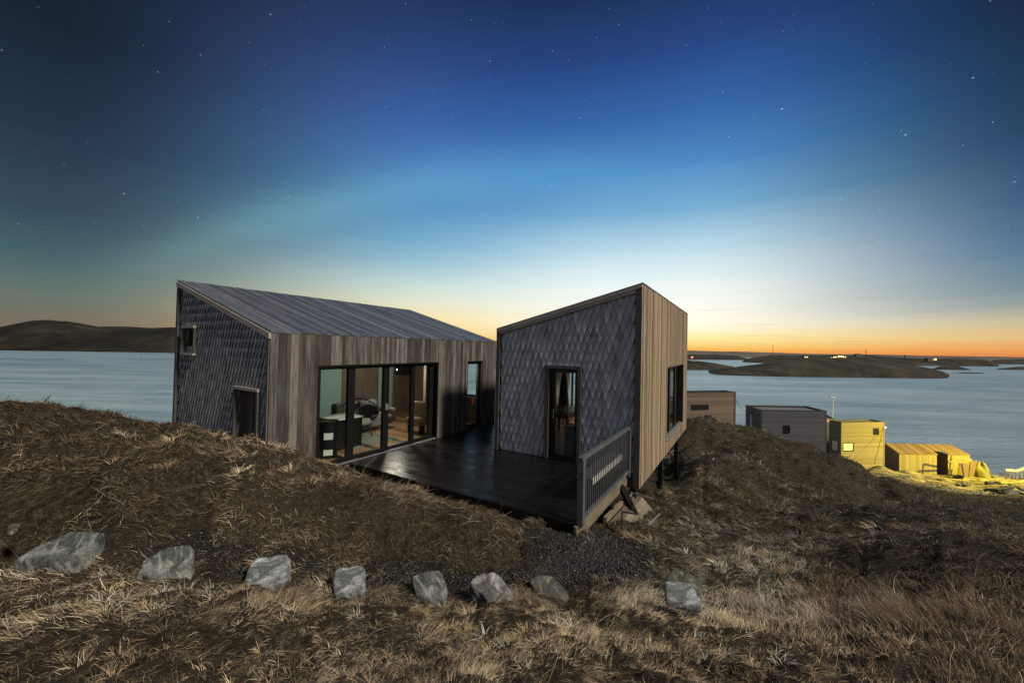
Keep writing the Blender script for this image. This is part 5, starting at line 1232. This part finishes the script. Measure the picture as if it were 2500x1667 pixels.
# wall lantern and cables
wl = thing('wall_lamp', 'small white lamp on the right edge of the yellow lit house', 'lamp', Pz(2162, 1044, -8.9))
q = V3(Pz(2161.5, 1044.5, -8.95)); b = MB(); b.lathe(q, [(.05, 0), (.12, .05), (.12, .16), (.03, .22)], 10, .5); b.build('head', emis('lamp_white', (1., .9, .65), 3.), wl); b = MB(); b.bar(q + Vector((-.35, 0, .1)), q + Vector((0, 0, .12)), .04); b.build('bracket', M['black'], wl)
def cable(pts, r, label):
    a, c = V3(pts[0]), V3(pts[1]); L = [a + (c - a) * (k / 10) + Vector((0, 0, -4 * pts[2] * (k / 10) * (1 - k / 10))) for k in range(11)]
    b = MB(); b.tube(L, r, 5, .5); o = b.build('cable', M['black']); tag(o, label, 'cable')
cable((Pd(1796, 974, 42), Pd(1820, 1005, 51), .3), .03, 'thin dark cable between the rosy and the slate house')
cable((H3[1] + Vector((-.1, -.1, -.9)), V3(Pd(2134, 1133, 58)), 0.1), .03, 'thin dark cable running down the yellow lit house')
# lamp post behind; its white colour stands in for lamplight on it
lp = thing('lamp_post', 'slender lamp post, painted pale as if lit, rising behind the yellow lit house', 'lamp post', Pd(2031, 1060, 84))
b = MB(); b.tube([Pd(2031, 1100, 84), Pd(2033, 972, 84)], .14, 8, .5); b.build('pole', M['white'], lp)
b = MB(); b.bar(Pd(2026, 968, 84), Pd(2037, 970, 84), .5, .25); b.build('lamp_head', M['white'], lp)

# boathouse
z = -13.15; EL, ER = V3(Pz(2195.3, 1107.4, z)), V3(Pz(2367.5, 1109.4, z)); zr = -12.35
RL, RR = V3(Pz(2160.5, 1082.5, zr)), V3(Pz(2330.5, 1082.8, zr)); RR = RL + Vector(((ER - EL).x, (ER - EL).y, 0)) * .985
zb0 = -16.8
def dn_(p, zz): return Vector((p.x, p.y, zz))
C = (EL + ER + RL + RR) / 4
bhs = thing('boathouse', 'long low boathouse with sloping board roof, lit yellow by the shore', 'boathouse', (C.x, C.y, -16.3))
hd = opening(EL, ER, 2287, 1102, 2314, 1160); hd = (hd[0], hd[1], zb0, z + .05)
siding(EL, ER, zb0, z - .03, outn(EL, ER, C), (hd,), .17, vertical=True).build('front_wall', M['palewood'], bhs)
b = MB(); n = outn(RL, EL, C); 
d = EL - RL; L = math.hypot(d.x, d.y); N = 26
for i in range(N):
    s0, s1 = i / N, (i + 1) / N - .006; p, q = RL + d * s0, RL + d * s1
    b.hexa([dn_(p, zb0) - n * .04, dn_(q, zb0) - n * .04, dn_(q, zb0) + n * .03, dn_(p, zb0) + n * .03, dn_(p, p.z - .06) - n * .04, dn_(q, q.z - .06) - n * .04, dn_(q, q.z - .06) + n * .03, dn_(p, p.z - .06) + n * .03])
b.build('gable_wall', M['rosewood'], bhs)
b = MB(); b.hexa([dn_(RR, zb0), dn_(ER, zb0), dn_(ER, zb0) + (EL - ER) * .004, dn_(RR, zb0) + (EL - ER) * .004, RR + Vector((0, 0, -.1)), ER + Vector((0, 0, -.1)), ER + Vector((0, 0, -.1)) + (EL - ER) * .004, RR + Vector((0, 0, -.1)) + (EL - ER) * .004], .5); b.build('side_wall', M['palewood'], bhs)
b = MB(); N = 62; w0 = hd[0] / (ER - EL).length; w1 = hd[1] / (ER - EL).length
for i in range(N):
    a0, a1 = i / N - .004, (i + 1) / N - .007 + .004; hh = random.uniform(0, .03) + (.04 if i % 9 == 0 else 0)
    lo = EL.lerp(ER, a0); lo2 = EL.lerp(ER, a1); hi = RL.lerp(RR, a0); hi2 = RL.lerp(RR, a1); lo = lo + (lo - hi) * .03; lo2 = lo2 + (lo2 - hi2) * .03
    if w0 < a0 < w1: k = .30; lo = lo.lerp(hi, k); lo2 = lo2.lerp(hi2, k)
    u_ = Vector((0, 0, .02 + hh)); b.hexa([lo, lo2, hi2, hi, lo + u_, lo2 + u_, hi2 + u_, hi + u_])
b.build('roof', M['brownroof'], bhs)
ol = outn(EL, ER, C); dl = (ER - EL).normalized(); P0, P1 = EL + dl * hd[0], EL + dl * hd[1]
b = MB(); 
for a_, q in ((P0, 1), (P1, -1)): b.hexa([dn_(a_, zb0) - ol * 1.5, dn_(a_, zb0), dn_(a_, zb0) + dl * q * -.06, dn_(a_, zb0) - ol * 1.5 + dl * q * -.06, dn_(a_, z + .1) - ol * 1.5, dn_(a_, z - .02), dn_(a_, z - .02) + dl * q * -.06, dn_(a_, z + .1) - ol * 1.5 + dl * q * -.06], .3)
b.hexa([dn_(P0, zb0) - ol * 1.5, dn_(P1, zb0) - ol * 1.5, dn_(P1, zb0) - ol * 1.56, dn_(P0, zb0) - ol * 1.56, dn_(P0, z + .25) - ol * 1.5, dn_(P1, z + .25) - ol * 1.5, dn_(P1, z + .25) - ol * 1.56, dn_(P0, z + .25) - ol * 1.56], .3)
b.build('porch', M['rosewood'], bhs)
hw = opening(RL, EL, 2161, 1106, 2167, 1128); wall_window(bhs, RL, EL, hw, C, M['darkglass'], .06, name='door')
# clutter in front of the boathouse
fm = thing('trestle', 'leaning timber frame with board panels in front of the boathouse', 'frame', Pd(2345, 1160, 60))
F0, F1, F2, F3_ = [V3(Pd(u, v, 60.)) for u, v in ((2317, 1158), (2323, 1113), (2371, 1121), (2367, 1164))]
for nm, p, q in (('post', F0, F1), ('crossbar', F1, F2), ('post', F2, F3_), ('crossbar', V3(Pd(2316, 1127, 59.8)), V3(Pd(2372, 1124, 59.8)))):
    b = MB(); b.bar(p, q, .16, .16); b.build(nm, M['palewood'], fm)
pn = MB(); a, c = V3(Pd(2339, 1162, 60.5)), V3(Pd(2364, 1163, 60.5)); h_ = V3(Pd(2342, 1131, 60.8)) - a; ow = Vector((0, .12, 0)); pn.hexa([a, c, c + ow, a + ow, a + h_, c + h_, c + h_ + ow, a + h_ + ow], .4); pn.build('panel', M['rosewood'], fm)
sb = thing('board', 'big brown board leaning between the timber frame and the tarpaulin', 'board', Pd(2378, 1160, 61))
pn = MB(); a, c = V3(Pd(2369, 1163, 61)), V3(Pd(2374, 1164, 61)); e, g = V3(Pd(2370, 1124, 61.4)), V3(Pd(2387, 1124, 61.4)); a2, c2 = a, V3(Pd(2377, 1163, 61)); pn.hexa([a2, c2, c2 + ow, a2 + ow, e, g, g + ow, e + ow], .4); pn.build('panel', M['rosewood'], sb)
M['tarp'] = pbr('dull_green_tarpaulin', lambda nt: nt.ramp(nt.noise(nt.coord(), 1.2, 4.), [(.3, (.07, .075, .05)), (.7, (.17, .175, .12))]), .7)
def lump(name, cpt, rx, ry, rz, m, label, cat, seed=1, grp=None, fold=.28, peak=.0):
    n1, n2 = 40, 22; V = []; c = V3(cpt)
    for j in range(n2):
        ph = j / (n2 - 1) * math.pi * .5
        for i in range(n1):
            a = 2 * math.pi * i / n1; k = 1 + fold * (float(fbm([math.cos(a) * 2.2 + 3 + ph * .6], [math.sin(a) * 2.2 + ph], 3, seed)[0]) - .5) * 2
            zz = math.sin(ph) ** (1 + peak); V.append((c.x + rx * k * math.cos(ph) * math.cos(a), c.y + ry * k * math.cos(ph) * math.sin(a), c.z + rz * zz * (1 + .15 * math.sin(a * 3 + seed))))
    F = [(j * n1 + i, j * n1 + (i + 1) % n1, (j + 1) * n1 + (i + 1) % n1, (j + 1) * n1 + i) for j in range(n2 - 1) for i in range(n1)]
    b = MB(); b.add(V, F, .5); o = b.build(name, m, off=tuple(c), smooth=True); o.location = c; return tag(o, label, cat, grp)
lump('tarpaulin', Pd(2394, 1168, 61.5), 1.0, .9, 2.4, M['tarp'], 'upright heap under a green tarpaulin at the boathouse corner', 'tarpaulin', 3, peak=-.3)
tb = thing('tub', 'dark open tub on the yellow ground before the boathouse', 'tub', Pd(2339, 1170, 57))
q = V3(Pd(2339, 1171, 57)); b = MB(); b.lathe(q, [(.45, 0), (.62, .62), (.66, .64), (.58, .62), (.42, .1)], 18, .5); b.build('body', M['roofdark'], tb)
def plank(u0, v0, u1, v1, d0, d1, w, label, m=None, lift=0.):
    a, c = V3(Pd(u0, v0, d0)), V3(Pd(u1, v1, d1)); a.z = gz(a.x, a.y) + .12 + lift; c.z = gz(c.x, c.y) + .16 + lift; b = MB(); b.bar(a, c, w, .08); o = b.build('plank', m or M['palewood'], off=tuple(a)); o.location = a; return tag(o, label, 'plank', 'loose planks on the shore ground')
plank(2262, 1163, 2305, 1171, 54, 53, .5, 'long pale plank lying in front of the boathouse'); plank(2262, 1170, 2300, 1166, 51, 51, .25, 'thin dark plank just below the long pale one', M['rosewood'])
plank(2408, 1186, 2438, 1193, 46, 45, .5, 'pale plank lying below the tarpaulin heap')
for k, (u, v, d0, w, nm) in enumerate(((2205, 1163, 50, 16, 'low dark rock at the left of the yellow lit ground'), (2268, 1184, 46, 26, 'wide flat rock in the middle of the yellow lit ground'), (2318, 1196, 43, 22, 'rough rock below the wide flat one on the lit ground'),
        (2352, 1180, 46, 18, 'rock between the tub and the tarpaulin heap'), (2392, 1203, 41, 30, 'broad dark ledge left of the heap of boards'), (2424, 1176, 48, 20, 'rock just below the tarpaulin heap'), (2440, 1160, 58, 26, 'dark ledge at the waterline right of the tarpaulin heap'), (2462, 1232, 38, 34, 'dark rock under the heap of boards at the right edge'))):
    h_ = w * .16; z0 = Pd(u, v, d0)[2]
    stone([(u - w, v), (u - w * .7, v - h_), (u, v - h_ * 1.3), (u + w * .8, v - h_ * .8), (u + w, v + h_ * .2), (u + w * .3, v + h_), (u - w * .5, v + h_ * .8)], z0, .5, SM[(0, 3)[k % 2]], nm, 'rocks on the yellow lit shore', name='rock', seed=20 + k, amp=.12, rise=.28)
# wood pile at the right edge: loose boards in a heap
R5 = random.Random(11); wp = []
lump('tarpaulin', Pd(2480, 1212, 41), 1.9, 1.4, .9, M['tarp'], 'rumpled low tarpaulin among the boards at the right edge', 'tarpaulin', 8, fold=.5)
for k in range(18):
    u = R5.uniform(2430, 2530); v = R5.uniform(1160, 1225); d0 = 41 + (1225 - v) * .12; a = V3(Pd(u, v, d0)); an = R5.gauss(-.35, .35) + YAW; L = R5.uniform(1.2, 3.4)
    a.z = gz(a.x, a.y) + .08 + R5.random() * .55; c = a + Vector((math.cos(an) * L, math.sin(an) * L, R5.gauss(0, .35))); c.z = max(c.z, gz(c.x, c.y) + .08)
    b = MB(); b.bar(a, c, R5.uniform(.15, .4), .06); pale_ = R5.random() < .6; o = b.build('loose_board', M['palewood'] if pale_ else M['tarp'], off=tuple(a)); o.location = a; tag(o, 'pale yellowish loose board in the heap at the right edge below the white railing' if pale_ else 'dull green stained loose board in the heap at the right edge below the white railing', 'board', 'loose boards heaped at the right edge')
wr = thing('white_railing', 'white railing by the sea at the right edge', 'railing', Pd(2470, 1160, 50))
pts = [V3(Pd(u, v, 50)) for u, v in ((2454, 1147), (2482, 1149), (2502, 1142.5), (2530, 1136), (2560, 1136))]
b = MB()
for p, q in zip(pts[:-1], pts[1:]): b.bar(p, q, .12, .24)
b.build('handrail', M['white'], wr)
for k, (u, v) in enumerate(((2456, 1150), (2466, 1150), (2475, 1151), (2484, 1151), (2495, 1147), (2512, 1142), (2530, 1138))):
    p = V3(Pd(u, v, 50)); b = MB(); b.bar(p, p + Vector((0, 0, -1.1)), .13, .13); b.build('post', M['white'], wr)
# street lamp lighting the shore from beyond the right edge
sp = V3(Pd(2860, 960, 47)); sl = thing('street_lamp', 'tall street lamp lighting the shore, just beyond the right edge', 'street lamp', (sp.x, sp.y, gz(sp.x, sp.y)))
b = MB(); b.tube([(sp.x, sp.y + .8, gz(sp.x, sp.y) - .2), (sp.x, sp.y + .8, sp.z + .3), (sp.x, sp.y + .1, sp.z + .45)], .1, 8, .5); b.build('pole', M['galv'], sl)
b = MB(); b.box((sp.x - .2, sp.y - .35, sp.z + .3), (sp.x + .2, sp.y + .35, sp.z + .42)); b.build('lamp_head', M['galv'], sl)
L_ = bpy.data.lights.new('street_lamp_light', 'SPOT'); L_.energy = 105000; L_.color = (1., .74, .02); L_.spot_size = rad(104); L_.spot_blend = .55; L_.shadow_soft_size = .25
lo = bpy.data.objects.new('street_lamp_light', L_); COL.objects.link(lo); lo.parent = sl; lo.location = sp - sl.location
aim = V3(Pd(2215, 1130, 57)); lo.rotation_euler = (sp - aim).to_track_quat('Z', 'Y').to_euler()

# ------------------------------------------------------------------ far away: masts, lights, huts
M['mast'] = pbr('far_mast', (.10, .08, .07), .8)
def mast(u, vt, vb, d, r, label, cat='mast'):
    t = thing('radio_mast', label, cat, Pd(u, vb, d)); b = MB(); b.tube([Pd(u, vb + 2, d), Pd(u, vt, d)], r, 6, .5); b.build('pole', M['mast'], t)
    b = MB(); b.bar(Pd(u - 1.2, vt + (vb - vt) * .2, d), Pd(u + 1.2, vt + (vb - vt) * .2, d), r * .8); b.build('crossarm', M['mast'], t)
mast(1887, 841, 868, 900, .45, 'tallest thin mast on the horizon, above the sound'); mast(2114, 853, 868, 900, .6, 'thick short mast beside the far hut'); mast(2209, 866, 875, 900, .9, 'stubby beacon tower on the far shore'); mast(1902, 859, 868, 900, .3, 'faint pole just right of the tallest mast'); mast(1911, 859, 868, 900, .3, 'faint pole furthest right of the mast cluster'); mast(345, 862, 887, 300, .10, 'thin crooked sea marker standing in the water on the left', 'sea marker')
EL_ = {'w': emis('far_lamp_warm', (1., .66, .30), 2.4), 'o': emis('far_lamp_orange', (1., .45, .12), 4.), 'r': emis('far_lamp_red', (1., .12, .06), 7.)}
def farhut(u0, u1, vt, vb, d, label, lamps):
    c = V3(Pd((u0 + u1) / 2, vb, d)); t = thing('far_house', label, 'house', c); s = d / FPX; w = (u1 - u0) * s / 2; h = (vb - vt) * s; ax = Vector((_c, _s, 0)); dp = Vector((-_s, _c, 0))
    P = [c - ax * w + Vector((0, 0, -2)), c + ax * w + Vector((0, 0, -2)), c + ax * w + dp * w + Vector((0, 0, -2)), c - ax * w + dp * w + Vector((0, 0, -2))]; Q = [p + Vector((0, 0, 2 + h * .6)) for p in P]
    b = MB(); b.hexa(P + Q, .5); b.build('wall', M['mast'], t)
    r0, r1 = (Q[0] + Q[3]) / 2, (Q[1] + Q[2]) / 2; up = Vector((0, 0, h * .4)); b = MB(); b.add([Q[0], Q[1], Q[2], Q[3], r0 + up, r1 + up], [(0, 1, 5, 4), (2, 3, 4, 5), (1, 2, 5), (3, 0, 4), (3, 2, 1, 0)], .5); b.build('roof', M['roofdark'], t)
    for u, v, k, r in lamps:
        q = V3(Pd(u, v, d - 4)); b = MB(); b.lathe(q - Vector((0, 0, r * s)), [(r * s * .3, 0), (r * s, r * s * .5), (r * s, r * s * 1.4), (r * s * .3, r * s * 2)], 8, .5); b.build('lamp', EL_[k], t)
farhut(2090, 2104, 863.5, 868, 620, 'dark hut with low roof on the far island ridge', ())
farhut(2038, 2066, 866.5, 873, 560, 'brightly lit far building with a row of white lamps', ((2036, 872, 'w', 1.6), (2041, 871.5, 'w', 1.3), (2048, 870, 'w', 1.8), (2053, 870, 'w', 1.8), (2058, 870.5, 'w', 1.8), (2064, 871.5, 'w', 1.3), (2030, 873, 'w', 1.)))
farhut(1963, 1974, 868, 873, 560, 'small far building with two pale lamps', ((1966, 871.5, 'w', 1.2), (1971, 871.5, 'w', 1.2)))
farhut(2266, 2286, 873.5, 880, 800, 'dark far shed with one orange lamp at its end', ((2284, 877, 'o', 1.9), (2281, 877.5, 'o', 1.)))
farhut(1684, 1690, 868, 874, 900, 'far lighthouse hut with red lamp left of the sound', ((1690, 872, 'r', 1.6),))
